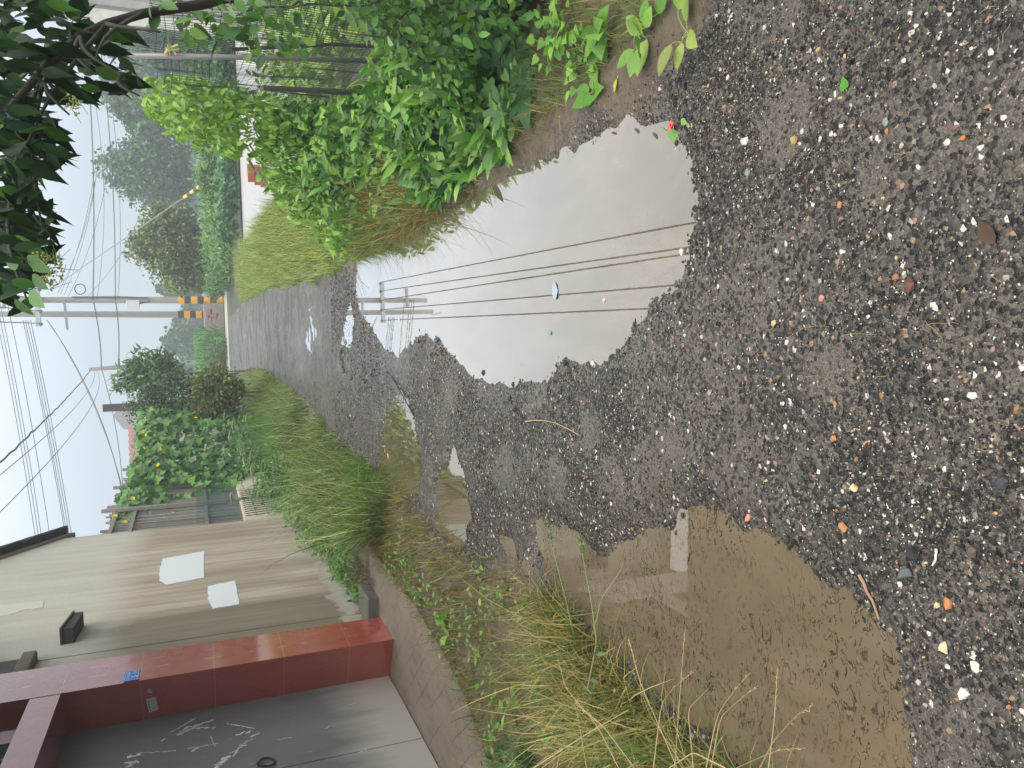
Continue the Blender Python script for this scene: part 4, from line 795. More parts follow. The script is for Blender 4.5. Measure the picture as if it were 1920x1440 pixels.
# ---- overhanging tree at the top, dark against the sky
def overhang():
    root = np.array([2.35, 2.75, 0]); t = thing('overhanging_tree', 'backlit tree with shade painted into its leaves, branches hanging into the sky above the fence', 'tree', root)
    tr = MB(); main = [at(560, -140, 3.0), at(470, -20, 2.75), at(380, 8, 2.7), at(270, 25, 2.65), at(200, 45, 2.6), at(150, 70, 2.5), at(90, 120, 2.4), at(20, 200, 2.3)]
    tk = [root+np.array([0, 0, -.1]), root+np.array([.02, .05, .7]), main[0]+np.array([.05, 0, -.1]), main[0]]
    tr.tube([p-root for p in tk], [.085, .07, .05, .04], 10, (.07, .055, .045)); tr.tube([p-root for p in main], [.03, .024, .016, .014, .014, .014, .012, .008], 8, (.035, .025, .02))
    br = []
    for a, b_ in (((200, 45), (30, 330)), ((90, 120), (30, 420)), ((150, 70), (230, 140)), ((230, 140), (262, 180)), ((200, 45), (300, 60)), ((30, 330), (50, 560)), ((20, 200), (90, 300)), ((270, 25), (180, 110)), ((90, 120), (80, 430)), ((60, 330), (95, 440)), ((50, 250), (110, 290)), ((90, 120), (130, 215)), ((150, 70), (180, 140))):
        p, q = at(*a, 2.45), at(*b_, 2.35); k = np.linspace(0, 1, 6)[:, None]; L = p*(1-k)+q*k; L[:, 2] += .03*np.sin(k[:, 0]*3.14); br.append(L); tr.tube(L-root, np.linspace(.008, .0025, 6), 5, (.05, .05, .035))
    tr.build('trunk', M['bark'], t, True)
    polys = [([(-60, -60), (-60, 470), (20, 560), (60, 470), (40, 380), (85, 280), (60, 225), (115, 180), (150, 90), (165, -60)], 520, (1.9, 3.2)),
             ([(20, 470), (70, 540), (110, 440), (120, 415), (70, 360), (30, 330), (0, 380)], 95, (2.0, 2.6)), ([(20, 330), (60, 340), (120, 300), (110, 240), (60, 190), (0, 200)], 120, (2.0, 2.6)),
             ([(100, 200), (170, 180), (260, 175), (270, 150), (240, 90), (260, 60), (180, 40), (130, 60)], 80, (2.2, 2.7)), ([(-40, 540), (10, 590), (40, 585), (70, 560), (40, 500), (0, 480)], 16, (2.1, 2.3))]
    Ps = []
    for pg, n, (d0, d1) in polys: Ps.append(vol(n, pg, .5*(d0+d1)+.25, .5*(d1-d0)))
    P = np.concatenate(Ps); n = len(P); D = unit(np.array([-.12, 0, -.85])+.48*rng.standard_normal((n, 3))); N = unit(np.array([.2, -.55, .4])+.65*rng.standard_normal((n, 3)))
    C = palette(n, ((.011, .024, .011), 5), ((.018, .045, .016), 3), ((.05, .12, .02), .5)); leafobj('crown', P-D*.04, D, N, rng.uniform(.055, .105, n), 'acum', C, M['backlit_leaf'], t, root)  # backlit shade of the foliage is painted into these dark leaf colours
    # sprig near the pole, its light put into a paler colour; hanging flower clusters
    P = np.array([at(X, Y, 2.2) for X, Y in ((28, 560), (40, 565), (55, 545), (20, 525), (60, 515), (15, 500), (50, 480))]); n = len(P)
    leafobj('lit_sprig', P, unit(np.array([-.2, -.1, -.5])+.35*rng.standard_normal((n, 3))), unit(np.array([-.3, -.9, .3])+.2*rng.standard_normal((n, 3))), rng.uniform(.055, .075, n), 'oval', palette(n, ((.06, .13, .04), 1)), M['leaf'], t, root)
    for pg, n in (([(60, 470), (115, 480), (122, 520), (95, 548), (62, 520)], 170), ([(120, 170), (158, 190), (150, 222), (125, 205)], 40)):
        fl = MB(); q = vol(n, pg, 2.25, .05)
        for p in q: r = rng.uniform(.0022, .0036); fl.add(IV*r+p-root, None, IT, (.26, .30, .09))
        for p in q[::4]: fl.tube([p-root, p-root+rng.normal(0, .02, 3)], .0009, 3, (.2, .25, .08), False)
        fl.build('bud_cluster', M['stem'], t)
    # leafy branches hanging in front of the net
    root = np.array([2.25, 3.5, 0]); t = thing('leafy_shrub', 'tall green shrub with oval leaves in front of the net fence', 'shrub', root)
    polys = [([(420, -30), (520, -30), (640, 20), (730, 85), (800, 105), (880, 85), (1000, 60), (1030, -30), (700, -60)], 1450, (3.0, 3.7)), ([(360, -20), (470, 110), (520, 100), (600, 80), (560, 20), (470, -20)], 60, (2.6, 3.0)),
             ([(700, 60), (760, 130), (830, 150), (900, 110), (860, 60)], 110, (3.1, 3.5)), ([(270, 20), (330, 75), (400, 85), (470, 60), (480, -20), (300, -30)], 70, (2.4, 2.8))]
    P = np.concatenate([vol(n, pg, .5*(a+b_), .5*(b_-a)) for pg, n, (a, b_) in polys]); P = P[P[:, 2] > .05]; n = len(P)
    D = unit(np.array([-.45, -.2, -.35])+.6*rng.standard_normal((n, 3))); N = unit(np.array([-.35, -.5, .7])+.5*rng.standard_normal((n, 3)))
    C = palette(n, ((.055, .13, .03), 3), ((.085, .18, .035), 3), ((.03, .075, .025), 2.5), ((.16, .25, .05), .7)); leafobj('foliage', P, D, N, rng.uniform(.035, .072, n), 'oval', C, M['leaf'], t, root)
    mb = MB()
    for a, b_ in (((1000, -60), (760, 90)), ((980, -30), (640, 60)), ((1010, -50), (880, 70)), ((960, -60), (520, 20)), ((760, -90), (420, 40)), ((900, -70), (720, 30))):
        p, q = at(*a, 3.3), at(*b_, 3.1); k = np.linspace(0, 1, 7)[:, None]; L = p*(1-k)+q*k; L[1:-1] += rng.normal(0, .02, (5, 3)); mb.tube(L-root, np.linspace(.011, .003, 7), 6, (.09, .08, .05))
    mb.build('stem', M['bark'], t, True)
overhang()
# ---- net fence with its posts
def fence():
    d = unit(np.array([.17, 1.0, 0.])); b_ = np.array([2.19, 5.06, 0.]); t = thing('net_fence', 'sagging dark green garden net tied to a grey pipe post', 'fence', b_)
    tp = at(240, 104, 5.06)-b_; MB().tube([(0, 0, -.1), tp*.5+np.array([.004, 0, 0]), tp*1.06], [.017, .016, .016], 10, (.20, .195, .19)).build('post', M['metal'], t, True)
    P = MB(); ends = (-2.3, 2.0); ztop = 1.72
    for z in np.concatenate([np.arange(.04, .95, .036), np.arange(.95, ztop, .05)]):
        u = np.linspace(*ends, 36); off = .025*vn(u, u*0+z*2, .5, 50)+.01*vn(u, u*0+z*9, .2, 51); q = d[None]*u[:, None]; q[:, 0] += off; q[:, 2] = z+.03*vn(u, u*0+z, .7, 52)-.04*np.cos(u*1.4); P.tube(q, .0022, 3, (.010, .028, .022) if z < .9 else (.02, .03, .026), False)
    for uu in np.arange(ends[0], ends[1], .042):
        z = np.linspace(.0, ztop+.05*math.sin(uu*3), 16); q = np.stack([d[0]*uu+.025*vn(z, z*0+uu*2, .4, 53), d[1]*uu+.02*vn(z*1.0, z*0+uu, .3, 54), z], 1); P.tube(q, .0020, 3, (.010, .03, .024), False)
    P.build('net', M['cable'], t)
    kn = MB(); c = at(315, 103, 5.03)-b_
    for k in range(5): kn.tube([c+rng.normal(0, .012, 3), c+rng.normal(0, .018, 3)+np.array([.03, -.01, -.01]), c+rng.normal(0, .02, 3)+np.array([.04, -.02, -.05])], .006, 5, (.50, .45, .17))
    kn.build('knotted_tie', M['paper'], t)
    s0, s1 = gp(765, 178), at(495, 165, gp(765, 178)[1]); st = thing('wooden_stake', 'dark mossy wooden stake standing behind the net', 'stake', s0)
    MB().tube([np.array([0, 0, -.1]), (s1-s0)*.5, s1-s0], [.021, .020, .018], 7, (.05, .048, .038)).build('shaft', M['wood'], st); MB().tube([(s1-s0)*.98, (s1-s0)*1.0+np.array([0, 0, .012])], [.0185, .015], 7, (.11, .10, .075)).build('cut_end', M['wood'], st)
    s0 = gp(800, 95)+np.array([.1, .2, 0]); s1 = at(520, 92, s0[1]); tag(MB().tube([np.array([0, 0, -.1]), (s1-s0)*.6+np.array([.03, 0, 0]), (s1-s0)*1.3], .012, 6, (.045, .04, .035)).build('thin_stick', M['wood']), 'thin dark stick leaning beside the grey pipe post', 'stick').location = s0
fence()
# ------------------------------------------------------------------ trees, shrubs, crops
def tree(name, label, base, H, blobs, lsz, n, cols, trunk_r=.12, kind='clump', group=None, cat='tree', bark=(.10, .085, .07), clump=.16, mat='leaf', dropn=None):
    """blobs: (dx, dy, z, rx, ry, rz) ellipsoids; leaf sprays gather in clumps on the blobs' outer shells so that gaps stay open"""
    base = np.array(base, float); t = thing(name, label, cat, base, group); B = np.array(blobs, float); vol_ = B[:, 3]*B[:, 4]*B[:, 5]; vol_ /= vol_.sum()
    nc = max(12, int(n/26)); bi = rng.choice(len(B), nc, p=vol_); d = unit(rng.standard_normal((nc, 3))); r = rng.uniform(.25, 1.0, nc)[:, None]**.55
    cc = B[bi, :3]+d*r*B[bi, 3:]; ci = rng.integers(0, nc, n); sz = clump*np.cbrt(vol_[bi]*0+np.prod(B[bi, 3:], 1))[ci][:, None]
    P = cc[ci]+rng.standard_normal((n, 3))*sz*np.array([1, 1, .7]); out = unit(P-B[bi[ci], :3])
    D = unit(out*.5+.8*rng.standard_normal((n, 3))+np.array([0, 0, -.15])); N = unit(out*.6+np.array([0, 0, .5])+.55*rng.standard_normal((n, 3)))
    tint = rng.uniform(.72, 1.3, (nc, 1))[ci]; C = np.clip(palette(n, *cols)*tint, .004, 1)
    k = P[:, 2] > .03; leafobj('crown', P[k], D[k], N[k], (lsz*rng.uniform(.6, 1.35, n))[k], kind, C[k], M[mat], t)
    mb = MB(); top = np.array([B[:, 0].mean()*.6, B[:, 1].mean()*.6, B[:, 2].max()*.85]); k = np.linspace(0, 1, 8)[:, None]; q = top*k+np.array([.06, .04, 0])*np.sin(k*5)*H*.05; q[0, 2] = -.15; mb.tube(q, trunk_r*np.linspace(1, .25, 8), 8, bark)
    for c in cc[::max(1, nc//22)]:
        f = np.clip(c[2]/max(top[2], .1)*.62, .12, .9); a = top*f; m = .5*(a+c)+np.array([0, 0, .05*H*rng.random()]); mb.tube([a, m, c], [trunk_r*.38*(1-f*.5), trunk_r*.22, trunk_r*.07], 5, bark, False)
    mb.build('trunk', M['bark'], t, True); return t
YG = (((.12, .145, .03), 3), ((.21, .23, .05), 2), ((.05, .075, .02), 2.4)); MG = (((.07, .14, .035), 3), ((.10, .18, .04), 2), ((.04, .09, .03), 1.5)); DG = (((.030, .065, .024), 3), ((.045, .09, .03), 2), ((.02, .045, .02), 1.5)); HG = (((.045, .105, .04), 3), ((.07, .15, .05), 2), ((.025, .06, .026), 1.8))
b0 = at(405, 470, 40); b0[2] = -.05
tree('round_tree', 'yellow green round crowned tree beside the vegetable rows', b0, 4.7, [(0, 0, 2.6, 1.5, 1.4, 1.3), (-.9, 0, 2.2, 1.1, 1.1, 1.0), (1.0, .2, 2.3, 1.15, 1.1, 1.1), (.1, 0, 3.7, .95, .9, .85), (1.2, 0, 3.1, .8, .8, .7), (-1.4, 0, 1.7, .7, .7, .6)], .13, 12500, YG, .16, clump=.17)
def hazy(px, y, wpx, toppx, botpx, name, label, n=3600, cols=HG, lsz=.30, blobs=None, group=None, tr=.22):
    b_ = at(botpx, px, y); tp = at(toppx, px, y); H = tp[2]; b_[2] = -.05; w2 = wpx*y/1465*.5
    bl = blobs or [(0, 0, H*.55, w2*.8, w2*.7, H*.28), (-w2*.45, 0, H*.42, w2*.55, w2*.5, H*.25), (w2*.5, 0, H*.48, w2*.5, w2*.5, H*.26), (w2*.05, 0, H*.82, w2*.5, w2*.45, H*.17), (-w2*.25, 0, H*.70, w2*.45, w2*.4, H*.18)]
    return tree(name, label, b_, H, bl, lsz*.85, int(n*1.7), cols, tr, group=group, clump=.20)
hazy(325, 66, 150, 185, 395, 'hazy_tree', 'tall grey green hazy tree right behind the round yellow green tree', 5200)
hazy(185, 74, 120, 172, 395, 'hazy_tree', 'feathery hazy tree top standing over the vine heap', 3600, lsz=.36)
hazy(225, 60, 70, 205, 395, 'hazy_tree', 'slim hazy tree at the edge of the vine heap', 2200, lsz=.34)
hazy(95, 70, 110, 178, 395, 'hazy_tree', 'hazy blue green tree seen through the net behind the pipe post', 3600)
hazy(20, 66, 110, 150, 395, 'hazy_tree', 'hazy tree half hidden by the grey wall building', 2600)
hazy(545, 92, 34, 292, 385, 'hazy_tree', 'small far hazy tree beside the meter box pole', 1500, lsz=.4)
hazy(600, 105, 46, 318, 383, 'hazy_tree', 'low far hazy tree between the twin poles', 1500, lsz=.45)
hazy(640, 96, 60, 297, 383, 'hazy_tree', 'far hazy tree with a leaning crown left of the short pole', 2200, lsz=.42)
hazy(705, 110, 60, 318, 383, 'hazy_tree', 'distant pale tree behind the oleander bush', 1800, lsz=.5)
hazy(800, 112, 90, 305, 383, 'hazy_tree', 'distant pale tree hidden behind the loofah vines', 1500, lsz=.5)
for k, (px, y, wpx, tp_) in enumerate(((560, 125, 120, 338), (650, 130, 130, 335), (740, 128, 120, 333), (450, 120, 150, 330), (330, 118, 150, 322), (200, 118, 150, 318), (80, 118, 150, 318))):
    hazy(px, y, wpx, tp_, 381, 'far_tree', 'pale tree in the foggy treeline closing the fields', 1500, lsz=.6, group='foggy treeline closing the fields')
def shrub(name, label, c, r, n, lsz, cols, kind='oval', cat='shrub', mat='leaf', tr=.022, extra=()):
    c = np.array(c); base = np.array([c[0], c[1], 0]); B = [(0, 0, c[2], *r)]+[tuple(e) for e in extra]; return tree(name, label, base, c[2]+r[2], B, lsz, n, cols, tr, kind, cat=cat, clump=.20, mat=mat)
# left bank bushes
c = at(320, 750, 18.5); shrub('round_bush', 'dense dark green clipped bush behind the yellow flowers', c, (.62, .62, .85), 7000, .062, DG, extra=[(.15, 0, c[2]-.9, .5, .5, .6), (-.1, 0, c[2]+.45, .45, .45, .45)])
c = at(285, 694, 25); c[0] -= .1; shrub('oleander_bush', 'loose oleander bush with narrow leaves beside the short pole', c, (.62, .5, .75), 2600, .20, (((.06, .12, .04), 3), ((.10, .17, .05), 2), ((.035, .075, .03), 2)), 'long', tr=.022, extra=[(-.25, 0, c[2]+.5, .4, .4, .5)])
c = at(408, 738, 17.6); c[2] = max(c[2], .8); shrub('bronze_shrub', 'leggy shrub with bronze tinted leaves in front of the dark bush', c, (.50, .45, .55), 3000, .075, (((.13, .09, .045), 2.5), ((.10, .13, .045), 2.5), ((.07, .13, .04), 2)), 'oval')
# loofah vine on the lattice
def loofah():
    root = hw(.05, 8.5, 0); t = thing('loofah_vine', 'rampant loofah vine with yellow flowers covering the bamboo lattice', 'vine', root)
    dep = lambda X, Y: np.interp(Y, [745, 990], [18.6, 12.9])
    P = np.concatenate([vol(1700, [(207, 985), (222, 935), (240, 895), (248, 850), (250, 800), (262, 765), (320, 768), (400, 770), (470, 770), (485, 840), (450, 905), (400, 918), (340, 905), (300, 915), (262, 945), (240, 975)], dep, .35), vol(300, [(205, 1000), (225, 930), (300, 930), (330, 985), (250, 1000)], lambda X, Y: dep(X, Y)-.1, .1), vol(110, [(300, 930), (420, 925), (390, 985), (310, 985)], lambda X, Y: dep(X, Y)-.1, .08)])
    n = len(P); D = unit(np.array([.2, -.35, -.7])+.5*rng.standard_normal((n, 3))); N = unit(np.array([.6, -.7, .5])+.4*rng.standard_normal((n, 3))); C = palette(n, ((.055, .14, .04), 3), ((.085, .18, .045), 3), ((.12, .22, .05), 1.6), ((.035, .09, .035), 1.4))
    leafobj('foliage', P, D, N, rng.uniform(.10, .19, n), 'lobed', C, M['leaf'], t, root)
    q = P[rng.integers(0, n, 60)]; stems(MB(), q+rng.normal(0, .25, (60, 3)), q, .004, (.10, .15, .05), .06).build('stem', M['stem'], t, off=root)
    for X, Y in ((376, 773), (367, 784), (267, 810), (275, 816), (269, 842), (300, 842), (297, 872), (249, 935), (216, 969), (234, 980), (308, 972), (322, 964)):
        p = at(X, Y, float(dep(X, Y))-.42)-root; a = np.arange(5)*1.2566+rng.random(); nn = unit(np.array([.4, -.85, .35])+.25*rng.standard_normal(3)); u = unit(np.cross(nn, [0, 0, 1.])); v = np.cross(u, nn)
        D = np.cos(a)[:, None]*u+np.sin(a)[:, None]*v+.35*nn; V, T, cc = leaves(np.tile(p, (5, 1)), D, np.tile(nn, (5, 1)), np.full(5, .042), 'clump', np.array([(.80, .55, .02)]*5)); mk('flower', V, T, M['petal'], t, cc, True)
loofah()
def lattice():
    t = thing('bamboo_lattice', 'grey bamboo slat lattice with cross rails beyond the plastered house', 'fence', HO, rz=-HA); n0 = -.16; a, b_ = 5.2, 11.2
    mb = MB(); s = a+.03
    while s < b_: w_ = rng.uniform(.018, .035); z1_ = rng.uniform(2.6, 2.95); mb.prism([(n0, s, .98), (n0, s+w_, .98), (n0, s+w_+rng.normal(0, .03), z1_), (n0, s+rng.normal(0, .03), z1_)], (-.02, 0, 0), np.array((.24, .225, .205))*rng.uniform(.55, 1.35)); s += rng.uniform(.055, .10)
    mb.build('slats', M['wood'], t)
    for z in (1.45, 2.45, 2.70): MB().prism([(n0+.002, a, z), (n0+.002, a, z+.05), (n0+.002, b_, z+.11), (n0+.002, b_, z+.06)], (.03, 0, 0), (.20, .19, .16)).build('rail', M['wood'], t)
    for s in (6.6, 8.4, 10.2): MB().prism([(n0+.034, s, .0), (n0+.034, s+.07, .0), (n0+.034, s+.07, 2.95), (n0+.034, s, 2.95)], (.05, 0, 0), (.25, .23, .21)).build('post', M['wood'], t)
    nt_ = MB()
    for z in np.arange(1.02, 1.62, .035): u = np.linspace(5.25, 7.6, 16); nt_.tube(np.stack([n0+.09+0*u, u, z+.02*vn(u, u*0+z, .4, 60)], 1), .0018, 3, (.02, .12, .095), False)
    for s in np.arange(5.25, 7.6, .045): nt_.tube([(n0+.09, s, 1.0), (n0+.09, s+rng.normal(0, .01), 1.62)], .0016, 3, (.02, .12, .095), False)
    nt_.build('green_net', M['cable'], t)
    wl = thing('low_wall', 'cream rendered low wall under the bamboo lattice', 'wall', HO, rz=-HA); MB().box((-.40, 5.2, -.1), (-.10, 12.5, .965), (.58, .53, .40)).build('render', M['concrete'], wl)
    g = thing('rebar_grid', 'rusty wire grid leaning against the cream low wall', 'grid', HO, rz=-HA); mb = MB()
    for s in np.arange(5.3, 7.2, .14): mb.tube([(-.02, s, 0), (-.07, s+.03, .95)], .006, 4, (.035, .03, .025), False)
    for z in np.arange(.2, .95, .15): mb.tube([(-.03-.04*z, 5.25, z), (-.03-.04*z, 7.25, z+.02)], .006, 4, (.035, .03, .025), False)
    mb.build('wire_grid', M['metal'], g)
lattice()
def shed():
    b_ = at(420, 850, 30); b_[2] = 0; t = thing('red_roof_shed', 'low shed with a dark red sheet roof showing above the loofah vine', 'shed', b_)
    zt = at(240, 830, 30)[2]; x0, x1 = -1.6, .9; MB().box((x0, 0, -.1), (x1, 4, zt-.42), (.38, .36, .33)).build('wall', M['concrete'], t)
    mb = MB()
    for k in range(24): x = x0-.15+(x1-x0+.3)*k/24; mb.prism([(x, -.25, zt-.42), (x+.105, -.25, zt-.42), (x+.105, 2.0, zt+.10), (x, 2.0, zt+.10)], (0, 0, .05 if k % 2 else .025), (.17, .02, .03))
    mb.build('roof', M['paint'], t)
    ch = thing('chimney_stack', 'dark square chimney standing above the oleander bush', 'chimney', at(300, 761, 30)*np.array([1, 1, 0])); zc = at(192, 760, 30)[2]; m = MB(); m.box((-.12, 0, -.1), (.14, .26, zc), (.05, .045, .04), .01); m.build('shaft', M['concrete'], ch)
    gp_ = thing('grey_gable', 'small pale grey gable tip beside the dark chimney', 'building', at(300, 778, 34)*np.array([1, 1, 0])); zt = at(212, 778, 34)[2]; MB().prism([(-.5, 0, -.1), (.6, 0, -.1), (.6, 0, zt-.35), (.05, 0, zt), (-.5, 0, zt-.35)], (0, 3, 0), (.36, .35, .36)).build('wall', M['concrete'], gp_)
shed()
def right_building():
    p = at(390, 65, 12.0); q = at(150, 45, 12.0); b_ = np.array([p[0], 12.0, 0]); t = thing('grey_building', 'grey ribbed wall building with a white corner behind the net', 'building', b_, rz=-.43)
    MB().box((.17, .05, -.1), (7, 6, 3.05), (.42, .40, .39)).build('wall', M['concrete'], t)
    MB().box((0, 0, -.1), (.168, .3, 3.0), (.74, .72, .68), .01).build('corner_post', M['concrete'], t)
    mb = MB()
    for k in range(28): x = .22+k*.24; mb.box((x, .02, .05), (x+.10, .048, 2.98), (.47, .45, .44))
    mb.build('ribs', M['concrete'], t); MB().box((-.03, -.12, 3.06), (7.3, 6.0, 3.2), (.55, .52, .49), .01).build('roof', M['concrete'], t)
right_building()
def crops():
    # vegetable rows along the far side of the yard
    n = 9000; x = rng.uniform(5.3, 17, n); y = 27.2+rng.random(n)*1.8; top = .70*(1+.25*vn(x, y, .8, 70)); z = top*rng.random(n)**.5; P = np.column_stack([x, y, z])
    o = leafobj('vegetable_row', P, unit(np.array([-.1, -.5, -.1])+.7*rng.standard_normal((n, 3))), unit(np.array([0, -.6, .8])+.5*rng.standard_normal((n, 3))), rng.uniform(.09, .17, n), 'heart', palette(n, ((.06, .15, .06), 3), ((.09, .20, .07), 2), ((.04, .10, .045), 1.5)), M['leaf']); tag(o, 'dense blue green vegetable row lining the far edge of the pale yard', 'vegetables', kind='stuff')
    n = 9000; x = rng.uniform(5, 26, n); y = 29.5+rng.random(n)*8; z = 1.0*(1+.5*vn(x, y, 1.3, 71))*rng.random(n)**.5; P = np.column_stack([x, y, z])
    o = leafobj('field_crop', P, unit(np.array([0, -.3, .5])+.7*rng.standard_normal((n, 3))), unit(np.array([0, -.7, .7])+.5*rng.standard_normal((n, 3))), rng.uniform(.14, .30, n), 'long', palette(n, ((.09, .19, .04), 3), ((.13, .25, .06), 2), ((.06, .12, .04), 1.5)), M['leaf']); tag(o, 'mixed green field crop behind the vegetable row', 'crop', kind='stuff')
    n = 7000; x = rng.uniform(-6, 4.0, n); y = 47.8+rng.random(n)*9; z0 = rng.uniform(0, 1.35, n); V, Q, c = blades(np.column_stack([x, y, z0]), rng.uniform(.5, .95, n), np.full(n, .075), rng.uniform(.15, .6, n), rng.uniform(.8, 1.7, n), rng.uniform(0, 6.283, n), palette(n, ((.08, .19, .04), 3), ((.12, .26, .06), 2), ((.04, .10, .04), 1.5)), 4)
    tag(mk('maize', V, Q, M['grass'], col=c, smooth=True), 'bright green maize stand beyond the cross road between the poles', 'maize', kind='stuff')
    n = 5000; y = 36+rng.random(n)*12; x = .128*y+rng.uniform(0, 6.5, n); z0 = rng.uniform(0, .7, n); V, Q, c = blades(np.column_stack([x, y, z0]), rng.uniform(.5, .9, n), np.full(n, .07), rng.uniform(.15, .6, n), rng.uniform(.8, 1.7, n), rng.uniform(0, 6.283, n), palette(n, ((.08, .18, .05), 3), ((.10, .22, .07), 2), ((.05, .11, .045), 1.5)), 4)
    tag(mk('field_weeds', V, Q, M['grass'], col=c, smooth=True), 'tall weeds and crop leaves around the foot of the round tree', 'weeds', kind='stuff')
    # kitchen garden behind the net
    n = 5200; x = rng.uniform(2.7, 7.5, n); y = rng.uniform(5.6, 12.0, n); k = (x > 2.65+.12*(y-5.6)); x, y = x[k], y[k]; n = len(x); z = .42*(1+.7*vn(x, y, .7, 72))*rng.random(n)**.6; P = np.column_stack([x, y, z])
    o = leafobj('garden_plants', P, unit(np.array([-.1, -.2, .2])+.8*rng.standard_normal((n, 3))), unit(np.array([-.1, -.5, .8])+.5*rng.standard_normal((n, 3))), rng.uniform(.08, .17, n), 'oval', palette(n, ((.14, .23, .045), 3), ((.23, .31, .07), 2.6), ((.05, .10, .025), 2)), M['leaf']); tag(o, 'low yellow green kitchen garden plants behind the net fence', 'garden plants', kind='stuff')
    for (X, Y, r, lab) in ((345, 250, .9, 'bright leafy bush just beyond the vegetable row near the vine heap'), (370, 340, .75, 'low leafy bush behind the guy wire sleeve'), (385, 515, .8, 'grey green bush at the foot of the meter box pole'), (340, 100, 1.0, 'broad green bush behind the net and the vegetable row')):
        c = at(X, Y, 30.5 if Y < 450 else 40); c[2] = r*.8; shrub('field_bush', lab, c, (r*1.1, r, r*.85), 1700, .15, MG, 'oval')
    for (X, Y, lab) in ((408, 532, 'dark low bush between the meter box pole and the lane end'), (440, 660, 'small bush against the short pole foot'), (420, 700, 'dark weed clump at the corner of the cross road')):
        c = at(X, Y, 46); c[2] = .45; shrub('roadside_bush', lab, c, (.9, .6, .55), 900, .14, DG if Y != 660 else MG, 'oval')
crops()
# weeds at the foot of the plastered house
def weeds():
    n = 7600; s = 1.15+5.75*rng.random(n)**.85; u = rng.random(n); nn = -.06+u*np.interp(s, [1.1, 1.9, 3, 6.5], [.10, .42, .62, .8]); top = np.interp(s, [1.1, 2.4, 3.4, 5, 6.9], [.14, .24, .36, .58, .85])*(1-.45*u)*(1+.5*vn(s, nn, .35, 80)); z = np.maximum(top, .04)*rng.random(n)**.55
    P = HO[None]+EN[None]*nn[:, None]+ES[None]*s[:, None]; P[:, 2] = z; o = leafobj('weeds', P, unit(np.array([.2, -.2, .35])+.75*rng.standard_normal((n, 3))), unit(np.array([.4, -.5, .7])+.5*rng.standard_normal((n, 3))), rng.uniform(.03, .085, n), 'long', palette(n, ((.07, .17, .035), 3), ((.11, .23, .05), 2.6), ((.03, .08, .025), 1.6), ((.18, .30, .09), 1.3)), M['leaf']); tag(o, 'leafy green weeds crowding the foot of the plastered wall', 'weeds', kind='stuff')
    n = 2600; s = 6.0+7*rng.random(n); nn = .1+rng.random(n)*.9; P = HO[None]+EN[None]*nn[:, None]+ES[None]*s[:, None]; V, Q, c = blades(np.column_stack([P[:, 0], P[:, 1], 0*s]), rng.uniform(.45, 1.0, n), np.full(n, .006), np.abs(rng.normal(0, .25, n)), rng.normal(.7, .3, n), rng.uniform(0, 6.283, n), palette(n, ((.08, .17, .05), 3), ((.13, .22, .07), 2)), 5); tag(mk('tall_grass', V, Q, M['grass'], col=c, smooth=True), 'tall green grass below the loofah vine', 'grass', kind='stuff')
    for k in range(22):
        s = rng.uniform(5.6, 10.5); p = hw(rng.uniform(.25, .85), s, 0); t = thing('foxtail_grass', 'bristle grass stalk with a drooping pale seed head below the loofah vine', 'grass stalk', p, 'bristle grass stalks'); a = rng.uniform(0, 6.283); h = rng.uniform(.75, 1.15); q = np.array([(math.cos(a)*.25*(v**2)*h*.6, math.sin(a)*.25*(v**2)*h*.6, h*v-.04*v**3) for v in np.linspace(0, 1, 7)])
        MB().tube(q, .0028, 4, (.10, .17, .06)).build('stalk', M['stem'], t); dirv = unit(q[-1]-q[-2]); hd = [q[-1]+dirv*.03*v+np.array([math.cos(a)*.012*v*v, math.sin(a)*.012*v*v, -.007*v*v]) for v in range(5)]
        MB().tube(hd, [.004, .013, .015, .012, .004], 6, (.21, .27, .11)).build('seed_head', M['stem'], t, True)
weeds()
WC = ('ragged leafy weed clump in the long grass by the bricks', 'tall ragged weed clump before the lattice foot', 'leafy weed clump between the long grass and the rebar grid', 'tall weed clump under the yellow flowers', 'weed clump at the lane side of the bronze shrub', 'last ragged weed clump before the short pole', 'low weed clump beside the pale grass tips nearest the house corner')
for lab, (n_, s_, h_) in zip(WC, ((.42, 3.6, .45), (.40, 5.6, .8), (.62, 4.6, .6), (.45, 7.2, .95), (.62, 9.6, .8), (.55, 12.5, .9), (.30, 2.7, .34))):
    p = hw(n_, s_); k = int(420*h_/.6); az = rng.uniform(0, 6.283, k); zz = h_*rng.random(k)**.7; rr = (.10+.20*zz/h_)*np.sqrt(rng.random(k)); Pl = np.stack([rr*np.cos(az), rr*np.sin(az), zz], 1); t = thing('weed_clump', lab, 'weed', p)
    leafobj('foliage', Pl, unit(np.stack([np.cos(az), np.sin(az), .3+0*az], 1)+.6*rng.standard_normal((k, 3))), unit(np.array([.3, -.5, .7])+.5*rng.standard_normal((k, 3))), rng.uniform(.04, .10, k), 'long', palette(k, ((.06, .14, .035), 3), ((.10, .19, .05), 2), ((.03, .075, .025), 1.6), ((.17, .24, .09), .8)), M['leaf'], t)
    stems(MB(), np.zeros((12, 3)), Pl[np.argsort(-zz)[:12]], .004, (.11, .15, .06), .03).build('stem', M['stem'], t)
